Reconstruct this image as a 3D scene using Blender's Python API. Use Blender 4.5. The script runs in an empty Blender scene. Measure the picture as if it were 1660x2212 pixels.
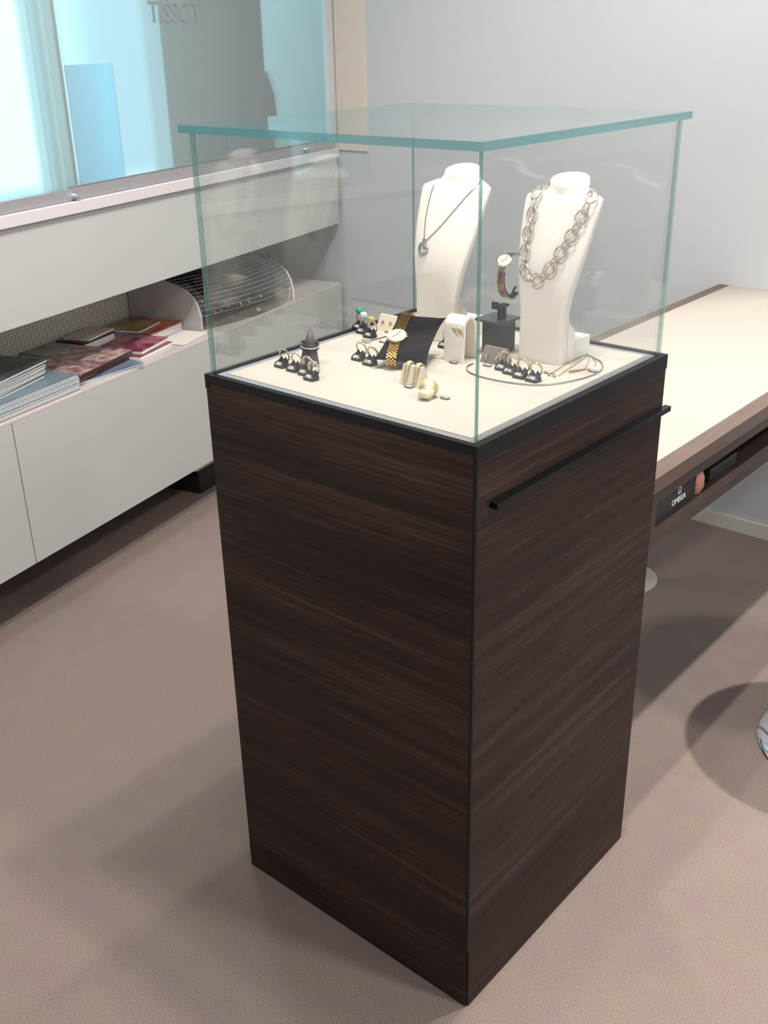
import bpy, bmesh, math, random
from mathutils import Vector, Matrix
from mathutils.bvhtree import BVHTree
PI = math.pi
random.seed(7)
S = bpy.context.scene
COL = S.collection

# ------------------------------------------------------------------ camera
cd = bpy.data.cameras.new('camera'); cam = bpy.data.objects.new('camera', cd); COL.objects.link(cam)
cd.sensor_fit = 'HORIZONTAL'; cd.sensor_width = 36.0; cd.lens = 36.0*2250.976/1660.0
cd.clip_start = 0.02; cd.clip_end = 60
cam.matrix_world = Matrix(((0.648702, 0.32953, -0.686, -0.966268), (-0.760779, 0.25705, -0.595937, -0.688794),
                           (-0.020043, 0.90848, 0.417448, 1.41637), (0, 0, 0, 1)))
S.camera = cam
S.view_settings.view_transform = 'Standard'; S.view_settings.look = 'None'
S.view_settings.gamma = 1; S.view_settings.use_curve_mapping = False
S.view_settings.exposure = 1.1
S.cycles.use_denoising = True
S.cycles.max_bounces = 10; S.cycles.diffuse_bounces = 4; S.cycles.glossy_bounces = 4
S.cycles.transmission_bounces = 6; S.cycles.transparent_max_bounces = 40
S.cycles.caustics_reflective = False; S.cycles.caustics_refractive = False
S.cycles.sample_clamp_indirect = 4

# ------------------------------------------------------------------ world: soft shop light, daylight on the window side
W = bpy.data.worlds.new('world'); S.world = W; W.use_nodes = True
nt = W.node_tree; nt.nodes.clear()
wo = nt.nodes.new('ShaderNodeOutputWorld'); bg = nt.nodes.new('ShaderNodeBackground')
tc = nt.nodes.new('ShaderNodeTexCoord'); sx = nt.nodes.new('ShaderNodeSeparateXYZ')
cr = nt.nodes.new('ShaderNodeValToRGB'); mr = nt.nodes.new('ShaderNodeMapRange')
nt.links.new(tc.outputs['Generated'], sx.inputs[0]); nt.links.new(sx.outputs['Y'], mr.inputs['Value'])
mr.inputs['From Min'].default_value = -1; mr.inputs['From Max'].default_value = 1
nt.links.new(mr.outputs[0], cr.inputs[0])
cr.color_ramp.elements[0].position = 0.0; cr.color_ramp.elements[0].color = (0.54, 0.53, 0.53, 1)
cr.color_ramp.elements[1].position = 0.72; cr.color_ramp.elements[1].color = (0.9, 1.4, 1.55, 1)
for p_, c_ in ((0.35, (0.40, 0.40, 0.405, 1)), (0.48, (0.22, 0.222, 0.232, 1)), (0.57, (0.23, 0.24, 0.26, 1))):
    k_ = cr.color_ramp.elements.new(p_); k_.color = c_
nt.links.new(cr.outputs[0], bg.inputs['Color']); bg.inputs['Strength'].default_value = 1.0
nt.links.new(bg.outputs[0], wo.inputs[0])

# ------------------------------------------------------------------ ceiling spotlights (their light) and added fill lights
def spot(name, x, y, power, size=0.03, cone=120, blend=0.5, tgt=None, z=3.2, col=(1.0, 0.95, 0.895)):
    l = bpy.data.lights.new(name, 'SPOT'); l.energy = power; l.shadow_soft_size = size
    l.spot_size = math.radians(cone); l.spot_blend = blend; l.color = col
    o = bpy.data.objects.new(name, l); COL.objects.link(o); o.location = (x, y, z)
    t = Vector(tgt) if tgt else Vector((x, y, 0))
    o.rotation_euler = (t-o.location).to_track_quat('-Z', 'Y').to_euler()
    return o
spot('ceiling_or_fill_spot', 0.445, -0.047, 95)
spot('ceiling_or_fill_spot', 0.234, 0.19, 22)
spot('ceiling_or_fill_spot', 0.83, 0.43, 42)
spot('ceiling_or_fill_spot', 1.36, -0.65, 170, cone=50, blend=0.35, tgt=(1.25, -0.4, 0))
spot('ceiling_or_fill_spot', -1.3, 1.0, 13, 0.12)  # added fill for the floor on the left
spot('ceiling_or_fill_spot', 0.5, -1.9, 80, 0.15, cone=60, tgt=(0.45, 0.0, 0.5))  # added fill, lifts the door panel side of the plinth
spot('ceiling_or_fill_spot', -1.2, 0.35, 55, 0.03, cone=24, blend=0.6, tgt=(0.38, 0.24, 1.12))  # added narrow spot, brightens the fronts of the busts
def area(name, loc, sz, power, col, tgt):
    l = bpy.data.lights.new(name, 'AREA'); l.shape = 'RECTANGLE'; l.size, l.size_y = sz; l.energy = power; l.color = col
    o = bpy.data.objects.new(name, l); COL.objects.link(o); o.location = loc
    o.rotation_euler = (Vector(tgt)-o.location).to_track_quat('-Z', 'Y').to_euler(); return o
area('overhead_fill_light', (-0.4, 0.2, 3.25), (2.4, 2.4), 8, (1.0, 0.95, 0.88), (-0.4, 0.2, 0))  # added broad fill without a fitting, raises the ambient light

# area light added in the window head to brighten the boards, out of view
area('window_fill_light', (1.18, 1.905, 2.40), (1.4, 0.08), 14, (0.85, 0.96, 1.0), (1.165, 1.96, 1.1)).rotation_euler[2] += 0.24
# ------------------------------------------------------------------ materials
def rgb(r, g, b):
    f = lambda c: (c/255/12.92) if c/255 <= 0.04045 else ((c/255+0.055)/1.055)**2.4
    return (f(r), f(g), f(b), 1)
MATS = {}
def mat(name, col, rough=0.5, metal=0.0, noise=0.0, nscale=30, bump=0.0, coat=0.0, spec=0.5, sheen=0, stretch=None):
    if name in MATS: return MATS[name]
    m = bpy.data.materials.new(name); m.use_nodes = True; n = m.node_tree; b = n.nodes['Principled BSDF']
    b.inputs['Base Color'].default_value = col; b.inputs['Roughness'].default_value = rough
    b.inputs['Metallic'].default_value = metal; b.inputs['Coat Weight'].default_value = coat
    b.inputs['Specular IOR Level'].default_value = spec; b.inputs['Sheen Weight'].default_value = sheen
    t = n.nodes.new('ShaderNodeTexCoord'); mp = n.nodes.new('ShaderNodeMapping')
    n.links.new(t.outputs['Object'], mp.inputs[0])
    if stretch: mp.inputs['Scale'].default_value = stretch
    nz = n.nodes.new('ShaderNodeTexNoise'); nz.inputs['Scale'].default_value = nscale; nz.inputs['Detail'].default_value = 5
    n.links.new(mp.outputs[0], nz.inputs['Vector'])
    if noise:
        r = n.nodes.new('ShaderNodeValToRGB'); e = r.color_ramp.elements
        e[0].position = 0.3; e[1].position = 0.7
        e[0].color = tuple(c*(1-noise) for c in col[:3])+(1,); e[1].color = tuple(min(1, c*(1+noise)) for c in col[:3])+(1,)
        n.links.new(nz.outputs['Fac'], r.inputs[0]); n.links.new(r.outputs[0], b.inputs['Base Color'])
    if bump:
        bp = n.nodes.new('ShaderNodeBump'); bp.inputs['Strength'].default_value = bump; bp.inputs['Distance'].default_value = 0.002
        n.links.new(nz.outputs['Fac'], bp.inputs['Height']); n.links.new(bp.outputs[0], b.inputs['Normal'])
    MATS[name] = m; return m

def wood_mat():
    m = bpy.data.materials.new('dark_wenge_wood'); m.use_nodes = True; n = m.node_tree; b = n.nodes['Principled BSDF']
    t = n.nodes.new('ShaderNodeTexCoord')
    def nz(scale, st, det=6):
        mp = n.nodes.new('ShaderNodeMapping'); mp.inputs['Scale'].default_value = st; n.links.new(t.outputs['Object'], mp.inputs[0])
        k = n.nodes.new('ShaderNodeTexNoise'); k.inputs['Scale'].default_value = scale; k.inputs['Detail'].default_value = det
        n.links.new(mp.outputs[0], k.inputs['Vector']); return k
    a = nz(1.0, (1.6, 1.6, 80)); c = nz(1.0, (14, 14, 420), 3); d = nz(1.0, (1.2, 1.2, 9), 2)
    mx = n.nodes.new('ShaderNodeMix'); mx.data_type = 'FLOAT'; mx.inputs[0].default_value = 0.45
    n.links.new(a.outputs['Fac'], mx.inputs[2]); n.links.new(c.outputs['Fac'], mx.inputs[3])
    m2 = n.nodes.new('ShaderNodeMix'); m2.data_type = 'FLOAT'; m2.inputs[0].default_value = 0.3
    n.links.new(mx.outputs[0], m2.inputs[2]); n.links.new(d.outputs['Fac'], m2.inputs[3])
    r = n.nodes.new('ShaderNodeValToRGB'); e = r.color_ramp.elements
    e[0].position = 0.36; e[0].color = rgb(20, 13, 13); e[1].position = 0.70; e[1].color = rgb(80, 60, 50)
    k = r.color_ramp.elements.new(0.52); k.color = rgb(46, 33, 28)
    n.links.new(m2.outputs[0], r.inputs[0]); n.links.new(r.outputs[0], b.inputs['Base Color'])
    b.inputs['Roughness'].default_value = 0.55; b.inputs['Specular IOR Level'].default_value = 0.25
    return m

def glass_mat(name, tint, r0=0.04, body=None, bodyfac=0.0, rough=0.0):
    m = bpy.data.materials.new(name); m.use_nodes = True; n = m.node_tree; n.nodes.clear()
    out = n.nodes.new('ShaderNodeOutputMaterial'); tr = n.nodes.new('ShaderNodeBsdfTransparent'); tr.inputs[0].default_value = tint
    gl = n.nodes.new('ShaderNodeBsdfGlossy'); gl.inputs['Roughness'].default_value = rough; gl.inputs[0].default_value = (1, 1, 1, 1)
    geo = n.nodes.new('ShaderNodeNewGeometry'); dt = n.nodes.new('ShaderNodeVectorMath'); dt.operation = 'DOT_PRODUCT'
    n.links.new(geo.outputs['Normal'], dt.inputs[0]); n.links.new(geo.outputs['Incoming'], dt.inputs[1])
    def mth(op, a, bv=None):
        k = n.nodes.new('ShaderNodeMath'); k.operation = op
        if isinstance(a, (int, float)): k.inputs[0].default_value = a
        else: n.links.new(a, k.inputs[0])
        if bv is not None:
            if isinstance(bv, (int, float)): k.inputs[1].default_value = bv
            else: n.links.new(bv, k.inputs[1])
        return k.outputs[0]
    ab = mth('ABSOLUTE', dt.outputs['Value']); om = mth('SUBTRACT', 1.0, ab); p5 = mth('POWER', om, 5.0)
    F = mth('ADD', mth('MULTIPLY', p5, 1-r0), r0)
    mx = n.nodes.new('ShaderNodeMixShader'); n.links.new(F, mx.inputs[0])
    base = tr.outputs[0]
    if body:
        df = n.nodes.new('ShaderNodeBsdfPrincipled'); df.inputs['Base Color'].default_value = body; df.inputs['Roughness'].default_value = 0.2
        m1 = n.nodes.new('ShaderNodeMixShader'); m1.inputs[0].default_value = bodyfac
        n.links.new(tr.outputs[0], m1.inputs[1]); n.links.new(df.outputs[0], m1.inputs[2]); base = m1.outputs[0]
    n.links.new(base, mx.inputs[1]); n.links.new(gl.outputs[0], mx.inputs[2]); n.links.new(mx.outputs[0], out.inputs[0])
    return m

M_wood = wood_mat()
M_glass = glass_mat('clear_pane_glass', (0.955, 0.966, 0.964, 1), 0.055)
M_edge = glass_mat('green_glass_edge', (0.58, 0.74, 0.71, 1), 0.10, rgb(120, 172, 166), 0.35, 0.05)
M_lidedge = glass_mat('teal_glass_lid_edge', (0.40, 0.68, 0.69, 1), 0.12, rgb(98, 165, 170), 0.42, 0.08)
M_lid = glass_mat('dark_curved_clear_lid', (0.74, 0.73, 0.74, 1), 0.04)
M_black = mat('black_lacquer', rgb(17, 17, 20), 0.5, spec=0.3)
M_blackp = mat('black_plastic', rgb(40, 38, 40), 0.35, noise=0.1)
M_holder = mat('black_acrylic_holder', rgb(44, 42, 45), 0.28)
M_alu = mat('brushed_aluminium', rgb(176, 172, 176), 0.4, 0.6, noise=0.04)
M_steel = mat('chrome', rgb(225, 228, 232), 0.08, 1.0)
M_deck = mat('cream_leatherette', rgb(188, 180, 169), 0.75, noise=0.015, nscale=400, bump=0.05)
M_desk = mat('cream_desk_pad', rgb(150, 143, 135), 0.7, noise=0.012, nscale=300, bump=0.04)
M_bust = mat('white_leatherette', rgb(247, 239, 230), 0.6, noise=0.01, nscale=500, bump=0.04)
M_wall = mat('painted_wall', rgb(184, 186, 189), 0.85, noise=0.01, nscale=8)
M_wallL = mat('painted_window_wall', rgb(190, 188, 185), 0.85, noise=0.01, nscale=8)
M_ceil = mat('ceiling_paint', rgb(225, 222, 216), 0.9, noise=0.01)
M_skirt = mat('baseboard_paint', rgb(200, 197, 186), 0.6, noise=0.01)
M_cab = mat('off_white_laminate', rgb(183, 184, 182), 0.45, noise=0.01, nscale=6)
M_cabl = mat('off_white_laminate_shelf', rgb(196, 188, 185), 0.35, noise=0.01, nscale=6)
M_greyp = mat('grey_back_panel', rgb(132, 126, 120), 0.7, noise=0.04, nscale=12)
M_trim = mat('beige_trim', rgb(205, 192, 178), 0.7, noise=0.02)
M_silver = mat('polished_silver', rgb(215, 212, 210), 0.12, 1.0)
M_silverd = mat('silver_chain', rgb(150, 148, 148), 0.25, 1.0)
M_rose = mat('rose_silver_links', rgb(232, 214, 198), 0.22, 1.0)
M_gold = mat('polished_gold', rgb(226, 184, 112), 0.2, 1.0)
M_palegold = mat('pale_brushed_gold', rgb(218, 202, 158), 0.48, 0.65)
M_bigold = mat('two_tone_gold', rgb(205, 172, 140), 0.2, 1.0)
M_dial = mat('ivory_dial', rgb(205, 198, 180), 0.4)
M_hand = mat('blued_steel_hand', rgb(60, 90, 170), 0.3, 0.6)
M_velvet = mat('black_velvet', rgb(26, 23, 30), 0.95, noise=0.2, nscale=60, sheen=0.06, spec=0.1)
M_cone = mat('grey_brown_cone', rgb(84, 76, 78), 0.5, noise=0.05)
M_beige = mat('beige_card', rgb(224, 208, 186), 0.8, noise=0.02)
M_taupe = mat('taupe_card', rgb(120, 108, 104), 0.8, noise=0.02)
M_tag = mat('grey_price_tag', rgb(112, 106, 102), 0.5)
M_white = mat('white_print', rgb(245, 245, 245), 0.6)
M_crystal = mat('clear_crystal', rgb(220, 230, 225), 0.05, 0.3)
M_green = mat('green_stone', rgb(30, 150, 125), 0.1)
M_olive = mat('yellow_green_stone', rgb(190, 190, 110), 0.08, 0.2)
M_pink = mat('pinkish_object', rgb(190, 130, 120), 0.3)  # one even pinkish colour
M_frostb = mat('grey_display_board', rgb(150, 158, 156), 0.8)
M_paper = mat('paper_edges', rgb(226, 226, 226), 0.8, noise=0.12, nscale=1, stretch=(1, 1, 900))
M_foot = mat('foot_black', rgb(20, 20, 22), 0.6)  # the support foot's own black
M_stoolseat = mat('stool_black_leather', rgb(30, 30, 32), 0.5)

def carpet_mat():
    m = bpy.data.materials.new('taupe_carpet'); m.use_nodes = True; n = m.node_tree; b = n.nodes['Principled BSDF']
    t = n.nodes.new('ShaderNodeTexCoord')
    a = n.nodes.new('ShaderNodeTexNoise'); a.inputs['Scale'].default_value = 620; a.inputs['Detail'].default_value = 3
    c = n.nodes.new('ShaderNodeTexNoise'); c.inputs['Scale'].default_value = 14; c.inputs['Detail'].default_value = 4
    n.links.new(t.outputs['Object'], a.inputs['Vector']); n.links.new(t.outputs['Object'], c.inputs['Vector'])
    r = n.nodes.new('ShaderNodeValToRGB'); e = r.color_ramp.elements
    e[0].position = 0.3; e[0].color = rgb(98, 87, 83); e[1].position = 0.7; e[1].color = rgb(158, 144, 138)
    n.links.new(a.outputs['Fac'], r.inputs[0])
    r2 = n.nodes.new('ShaderNodeValToRGB'); e = r2.color_ramp.elements
    e[0].position = 0.35; e[0].color = (0.98, 0.93, 0.97, 1); e[1].position = 0.65; e[1].color = (1, 1, 0.93, 1)
    n.links.new(c.outputs['Fac'], r2.inputs[0])
    mx = n.nodes.new('ShaderNodeMix'); mx.data_type = 'RGBA'; mx.blend_type = 'MULTIPLY'; mx.inputs[0].default_value = 1
    n.links.new(r.outputs[0], mx.inputs[6]); n.links.new(r2.outputs[0], mx.inputs[7]); n.links.new(mx.outputs[2], b.inputs['Base Color'])
    bp = n.nodes.new('ShaderNodeBump'); bp.inputs['Strength'].default_value = 0.35; bp.inputs['Distance'].default_value = 0.002
    n.links.new(a.outputs['Fac'], bp.inputs['Height']); n.links.new(bp.outputs[0], b.inputs['Normal'])
    b.inputs['Roughness'].default_value = 0.95; b.inputs['Specular IOR Level'].default_value = 0.1
    return m

def perf_mat():
    m = bpy.data.materials.new('perforated_cream_metal'); m.use_nodes = True; n = m.node_tree; b = n.nodes['Principled BSDF']
    t = n.nodes.new('ShaderNodeTexCoord'); s = n.nodes.new('ShaderNodeSeparateXYZ'); n.links.new(t.outputs['Object'], s.inputs[0])
    def mth(op, a, bv):
        k = n.nodes.new('ShaderNodeMath'); k.operation = op; n.links.new(a, k.inputs[0])
        if isinstance(bv, (int, float)): k.inputs[1].default_value = bv
        else: n.links.new(bv, k.inputs[1])
        return k.outputs[0]
    hx = mth('GREATER_THAN', mth('FRACT', mth('MULTIPLY', s.outputs['X'], 95.0), 0), 0.52)
    hz = mth('GREATER_THAN', mth('FRACT', mth('MULTIPLY', s.outputs['Z'], 130.0), 0), 0.52)
    h = mth('MULTIPLY', hx, hz)
    mx = n.nodes.new('ShaderNodeMix'); mx.data_type = 'RGBA'; n.links.new(h, mx.inputs[0])
    mx.inputs[6].default_value = rgb(245, 240, 222); mx.inputs[7].default_value = rgb(90, 84, 76)
    n.links.new(mx.outputs[2], b.inputs['Base Color']); b.inputs['Roughness'].default_value = 0.6
    return m
def frosted_mat():
    m = bpy.data.materials.new('frosted_blue_glass'); m.use_nodes = True; n = m.node_tree; n.nodes.clear()
    out = n.nodes.new('ShaderNodeOutputMaterial')
    rf = n.nodes.new('ShaderNodeBsdfRefraction'); rf.inputs['Color'].default_value = (0.80, 0.96, 0.99, 1); rf.inputs['Roughness'].default_value = 0.2; rf.inputs['IOR'].default_value = 1.25
    tr = n.nodes.new('ShaderNodeBsdfTransparent'); tr.inputs[0].default_value = (0.80, 0.96, 0.99, 1)
    df = n.nodes.new('ShaderNodeBsdfDiffuse'); df.inputs[0].default_value = (0.85, 0.93, 0.94, 1)
    gl = n.nodes.new('ShaderNodeBsdfGlossy'); gl.inputs['Roughness'].default_value = 0.05
    def mix(f, a, b):
        k = n.nodes.new('ShaderNodeMixShader'); k.inputs[0].default_value = f
        n.links.new(a.outputs[0], k.inputs[1]); n.links.new(b.outputs[0], k.inputs[2]); return k
    a = mix(0.22, rf, tr); b = mix(0.22, a, df); c = mix(0.04, b, gl)
    n.links.new(c.outputs[0], out.inputs[0]); return m

# ------------------------------------------------------------------ mesh helpers
def link(name, me, m, parent=None, mtx=None):
    o = bpy.data.objects.new(name, me); COL.objects.link(o)
    for k in (m if isinstance(m, (list, tuple)) else [m]): me.materials.append(k)
    if mtx is not None: o.matrix_local = mtx
    if parent: o.parent = parent
    return o
def fin(name, bm, m, parent=None, loc=None, rot=None, smooth=False, mtx=None):
    bmesh.ops.recalc_face_normals(bm, faces=bm.faces)
    me = bpy.data.meshes.new(name); bm.to_mesh(me); bm.free()
    if smooth:
        me.polygons.foreach_set('use_smooth', [True]*len(me.polygons))
        try: me.set_sharp_from_angle(angle=math.radians(38))
        except Exception: pass
    o = link(name, me, m, parent, mtx)
    if loc is not None: o.location = loc
    if rot is not None: o.rotation_euler = rot
    return o
def tag(o, label, cat, group=None):
    o['label'] = label; o['category'] = cat
    if group: o['group'] = group
    return o
def struct(o): o['kind'] = 'structure'; return o
def empty(name, loc=(0, 0, 0), rz=0.0, rot=None):
    o = bpy.data.objects.new(name, None); COL.objects.link(o); o.location = loc; o.empty_display_size = 0.02
    o.rotation_euler = rot if rot else (0, 0, rz); return o
def bx(bm, x0, x1, y0, y1, z0, z1, bev=0.0, mi=0):
    g = bmesh.ops.create_cube(bm, size=1)['verts']
    for v in g: v.co = Vector(((x0+x1)/2+v.co.x*(x1-x0), (y0+y1)/2+v.co.y*(y1-y0), (z0+z1)/2+v.co.z*(z1-z0)))
    fs = {f for v in g for f in v.link_faces}
    for f in fs: f.material_index = mi
    if bev:
        es = {e for v in g for e in v.link_edges}
        bmesh.ops.bevel(bm, geom=list(es), offset=bev, segments=2, affect='EDGES', profile=0.6)
    return bm
def box(x0, x1, y0, y1, z0, z1, bev=0.0): return bx(bmesh.new(), x0, x1, y0, y1, z0, z1, bev)
def tube(bm, pts, r, n=8, closed=False, up=None):
    P = [Vector(p) for p in pts]; N = len(P); rings = []
    prev = None
    for i in range(N):
        a = P[(i-1) % N] if (closed or i > 0) else P[i]; b = P[(i+1) % N] if (closed or i < N-1) else P[i]
        t = (b-a).normalized()
        if prev is None:
            ref = Vector((0, 0, 1)) if abs(t.z) < 0.9 else Vector((1, 0, 0)); u = t.cross(ref).normalized()
        else: u = (prev-t*prev.dot(t)).normalized()
        prev = u; w = t.cross(u); rr = r[i] if isinstance(r, (list, tuple)) else r
        rings.append([bm.verts.new(P[i]+(u*math.cos(2*PI*k/n)+w*math.sin(2*PI*k/n))*rr) for k in range(n)])
    for i in range(N if closed else N-1):
        A = rings[i]; B = rings[(i+1) % N]
        for k in range(n): bm.faces.new((A[k], A[(k+1) % n], B[(k+1) % n], B[k]))
    if not closed: bm.faces.new(rings[0][::-1]); bm.faces.new(rings[-1])
    return bm
def lathe(bm, prof, n=48, c=(0, 0, 0)):
    rings = []
    for r, z in prof:
        if r < 1e-6: rings.append([bm.verts.new((c[0], c[1], c[2]+z))])
        else: rings.append([bm.verts.new((c[0]+r*math.cos(2*PI*k/n), c[1]+r*math.sin(2*PI*k/n), c[2]+z)) for k in range(n)])
    for A, B in zip(rings, rings[1:]):
        for k in range(n):
            if len(A) == 1 and len(B) == 1: continue
            if len(A) == 1: bm.faces.new((A[0], B[(k+1) % n], B[k]))
            elif len(B) == 1: bm.faces.new((A[k], A[(k+1) % n], B[0]))
            else: bm.faces.new((A[k], A[(k+1) % n], B[(k+1) % n], B[k]))
    return bm
def prism(bm, pts, axis, a, b):
    """extrude polygon pts (2D) along axis from a to b; axis 0: pts=(y,z); 1: (x,z); 2: (x,y)"""
    def mk(p, t): return {0: (t, p[0], p[1]), 1: (p[0], t, p[1]), 2: (p[0], p[1], t)}[axis]
    A = [bm.verts.new(mk(p, a)) for p in pts]; B = [bm.verts.new(mk(p, b)) for p in pts]
    bm.faces.new(A); bm.faces.new(B[::-1]); n = len(pts)
    for i in range(n): bm.faces.new((A[i], B[i], B[(i+1) % n], A[(i+1) % n]))
    return bm
def torus(bm, R, r, n=40, k=10, mtx=None, sy=1.0, a0=0, a1=2*PI):
    cl = abs(a1-a0-2*PI) < 1e-6
    pts = [Vector((R*math.cos(a0+(a1-a0)*i/(n if cl else n-1)), R*sy*math.sin(a0+(a1-a0)*i/(n if cl else n-1)), 0)) for i in range(n)]
    if mtx: pts = [mtx @ p for p in pts]
    return tube(bm, pts, r, k, cl)
def frame_mtx(origin, X, Y, Z):
    return Matrix(((X[0], Y[0], Z[0], origin[0]), (X[1], Y[1], Z[1], origin[1]), (X[2], Y[2], Z[2], origin[2]), (0, 0, 0, 1)))
def text(name, s, size, m, parent, origin, X, Y, depth=0.0001, align='CENTER', shear=0.0, bold=0.0):
    c = bpy.data.curves.new(name, 'FONT'); c.body = s; c.size = size; c.align_x = align; c.align_y = 'CENTER'
    c.extrude = depth; c.shear = shear; c.offset = bold
    t = bpy.data.objects.new('tmp', c); COL.objects.link(t)
    dg = bpy.context.evaluated_depsgraph_get(); me = bpy.data.meshes.new_from_object(t.evaluated_get(dg))
    bpy.data.objects.remove(t); bpy.data.curves.remove(c)
    X = Vector(X).normalized(); Y = Vector(Y); Y = (Y-X*Y.dot(X)).normalized()
    return link(name, me, m, parent, frame_mtx(origin, X, Y, X.cross(Y)))
def catmull(pts, per=8, closed=False):
    P = [Vector(p) for p in pts]; out = []; N = len(P)
    for i in range(N if closed else N-1):
        if closed: a, b, c, d = P[(i-1) % N], P[i], P[(i+1) % N], P[(i+2) % N]
        else: a, b, c, d = P[max(i-1, 0)], P[i], P[i+1], P[min(i+2, N-1)]
        for k in range(per):
            t = k/per
            out.append(0.5*((2*b)+(c-a)*t+(2*a-5*b+4*c-d)*t*t+(3*b-a-3*c+d)*t**3))
    if not closed: out.append(P[-1])
    return out
def resample(pts, n):
    P = [Vector(p) for p in pts]; L = [0]
    for a, b in zip(P, P[1:]): L.append(L[-1]+(b-a).length)
    out = []; j = 0
    for i in range(n):
        d = L[-1]*i/(n-1)
        while j < len(P)-2 and L[j+1] < d: j += 1
        f = (d-L[j])/max(L[j+1]-L[j], 1e-9); out.append(P[j].lerp(P[j+1], min(max(f, 0), 1)))
    return out

# ================================================================== ROOM
TH = math.atan2(0.235943, 0.971767)                  # the window side is not square to the display
U = Vector((0.971767, 0.235943, 0)); NV = Vector((-0.235943, 0.971767, 0)); C0 = 1.4917
def LU(s, t, z=0.0): return U*s+NV*(C0+t)+Vector((0, 0, z))
WX = 1.929
def lu(name, bm, m, parent=None, **k):               # mesh laid out in (s, t, z) of the window side
    o = fin(name, bm, m, parent, **k)
    if parent is None: o.location = LU(0, 0); o.rotation_euler = (0, 0, TH)
    return o
M_carpet = carpet_mat()
struct(fin('floor', box(-4, WX+0.1, -4, 3.2, -0.05, 0), M_carpet))
struct(fin('ceiling', box(-4, WX+0.1, -4, 3.2, 3.3, 3.4), M_ceil))
struct(fin('wall_right', box(WX, WX+0.1, -4, 3.0, 0, 3.3), M_wall))
struct(fin('baseboard_right', box(WX-0.012, WX, -4, 1.9, 0, 0.045, 0.001), M_skirt))
struct(fin('trim_1', box(WX-0.006, WX, 1.862, 2.0, 1.04, 3.3), M_trim))
bm = box(-4, 2.44, 0.385, 0.44, 0, 1.0); bx(bm, -4, 2.44, 0.385, 0.44, 2.45, 3.3); bx(bm, 2.33, 2.36, 0.0, 0.385, 1.036, 3.3)
bx(bm, -4, -0.90, 0.0, 0.384, 1.036, 3.3); bx(bm, -4, 2.33, 0.0, 0.384, 2.46, 3.3)
struct(lu('wall_left', bm, M_wallL))

# window: sliding frosted panes standing in an aluminium rail
wn = struct(empty('window_1', LU(0, 0), TH))
lu('frosted_pane', box(-0.895, 0.965, 0.012, 0.018, 1.052, 2.44), frosted_mat(), wn)
M_fr = bpy.data.materials['frosted_blue_glass']
p2 = lu('frosted_pane', box(0.93, 2.325, 0.030, 0.036, 1.052, 2.44), M_fr, wn)
bm = box(-0.895, 2.33, 0.004, 0.008, 1.036, 1.076); bx(bm, 0.985, 2.33, 0.024, 0.028, 1.036, 1.078)
bx(bm, -0.895, 2.33, 0.004, 0.045, 1.036, 1.042)
lu('bottom_channel', bm, M_alu, wn)
lu('head_frame', box(-0.895, 2.33, 0.0, 0.05, 2.42, 2.45), M_alu, wn)
bm = bmesh.new(); tube(bm, [(0.9775, 0.012, 1.056), (0.9775, -0.008, 1.056)], 0.010, 20); tube(bm, [(0.9775, -0.008, 1.056), (0.9775, -0.012, 1.056)], 0.0075, 20)
tube(bm, [(0.9775, -0.012, 1.056), (0.9775, -0.0135, 1.056)], 0.0035, 12)
lu('lock_knob', bm, M_steel, wn, smooth=True)
bm = bmesh.new(); tube(bm, [(2.12, 0.02, 1.06), (2.12, -0.01, 1.06)], 0.009, 16)
lu('lock_knob', bm, M_steel, wn, smooth=True)
text('logo_lettering', 'TISSOT', 0.074, mat('lettering_grey', rgb(128, 140, 140), 0.6), wn, Vector((1.50, 0.0294, 1.479)), (1, 0, 0), (0, 0, 1), 0.0004, bold=0.0012)
struct(lu('trim_2', box(-4, 2.33, -0.012, 0.0, 1.018, 1.047, 0.0015), mat('pale_rail', rgb(205, 200, 202), 0.35)))

# ---- behind the frosted glass: display boards
o = lu('display_board', bmesh.new(), M_frostb); bpy.data.objects.remove(o)
bm = bmesh.new(); prism(bm, [(1.955, 0.045), (1.958, 0.055), (1.575, 0.215), (1.57, 0.205)], 2, 1.042, 2.3)
tag(lu('display_board', bm, M_frostb), 'wide grey display board seen blurred behind the frosted window glass', 'display board')
bm = bmesh.new(); prism(bm, [(1.022, 0.040), (1.034, 0.040), (1.165, 0.2), (1.07, 0.2)], 2, 1.042, 2.3)
tag(lu('display_board', bm, mat('olive_board', rgb(165, 172, 158), 0.8)), 'narrow olive grey upright board blurred behind the frosted glass, left of the pane joint', 'display board')
tag(lu('display_board', box(-0.69, 0.60, 0.08, 0.10, 1.042, 2.3), M_frostb), 'grey display board behind the frosted glass left of the picture, seen mirrored in the showcase', 'display board')
bm = box(1.05, 1.225, 0.045, 0.049, 1.042, 1.36)
mb_ = bpy.data.materials.new('pale_blue_acrylic'); mb_.use_nodes = True; n_ = mb_.node_tree; n_.nodes.clear()
o_ = n_.nodes.new('ShaderNodeOutputMaterial'); t_ = n_.nodes.new('ShaderNodeBsdfTranslucent'); t_.inputs[0].default_value = (0.45, 0.8, 0.92, 1)
u_ = n_.nodes.new('ShaderNodeBsdfTransparent'); u_.inputs[0].default_value = (0.6, 0.88, 0.95, 1); x_ = n_.nodes.new('ShaderNodeMixShader'); x_.inputs[0].default_value = 0.55
n_.links.new(t_.outputs[0], x_.inputs[1]); n_.links.new(u_.outputs[0], x_.inputs[2]); n_.links.new(x_.outputs[0], o_.inputs[0])
tag(lu('display_block', bm, mb_), 'pale blue block standing behind the frosted glass between the two boards', 'display block')
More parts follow.
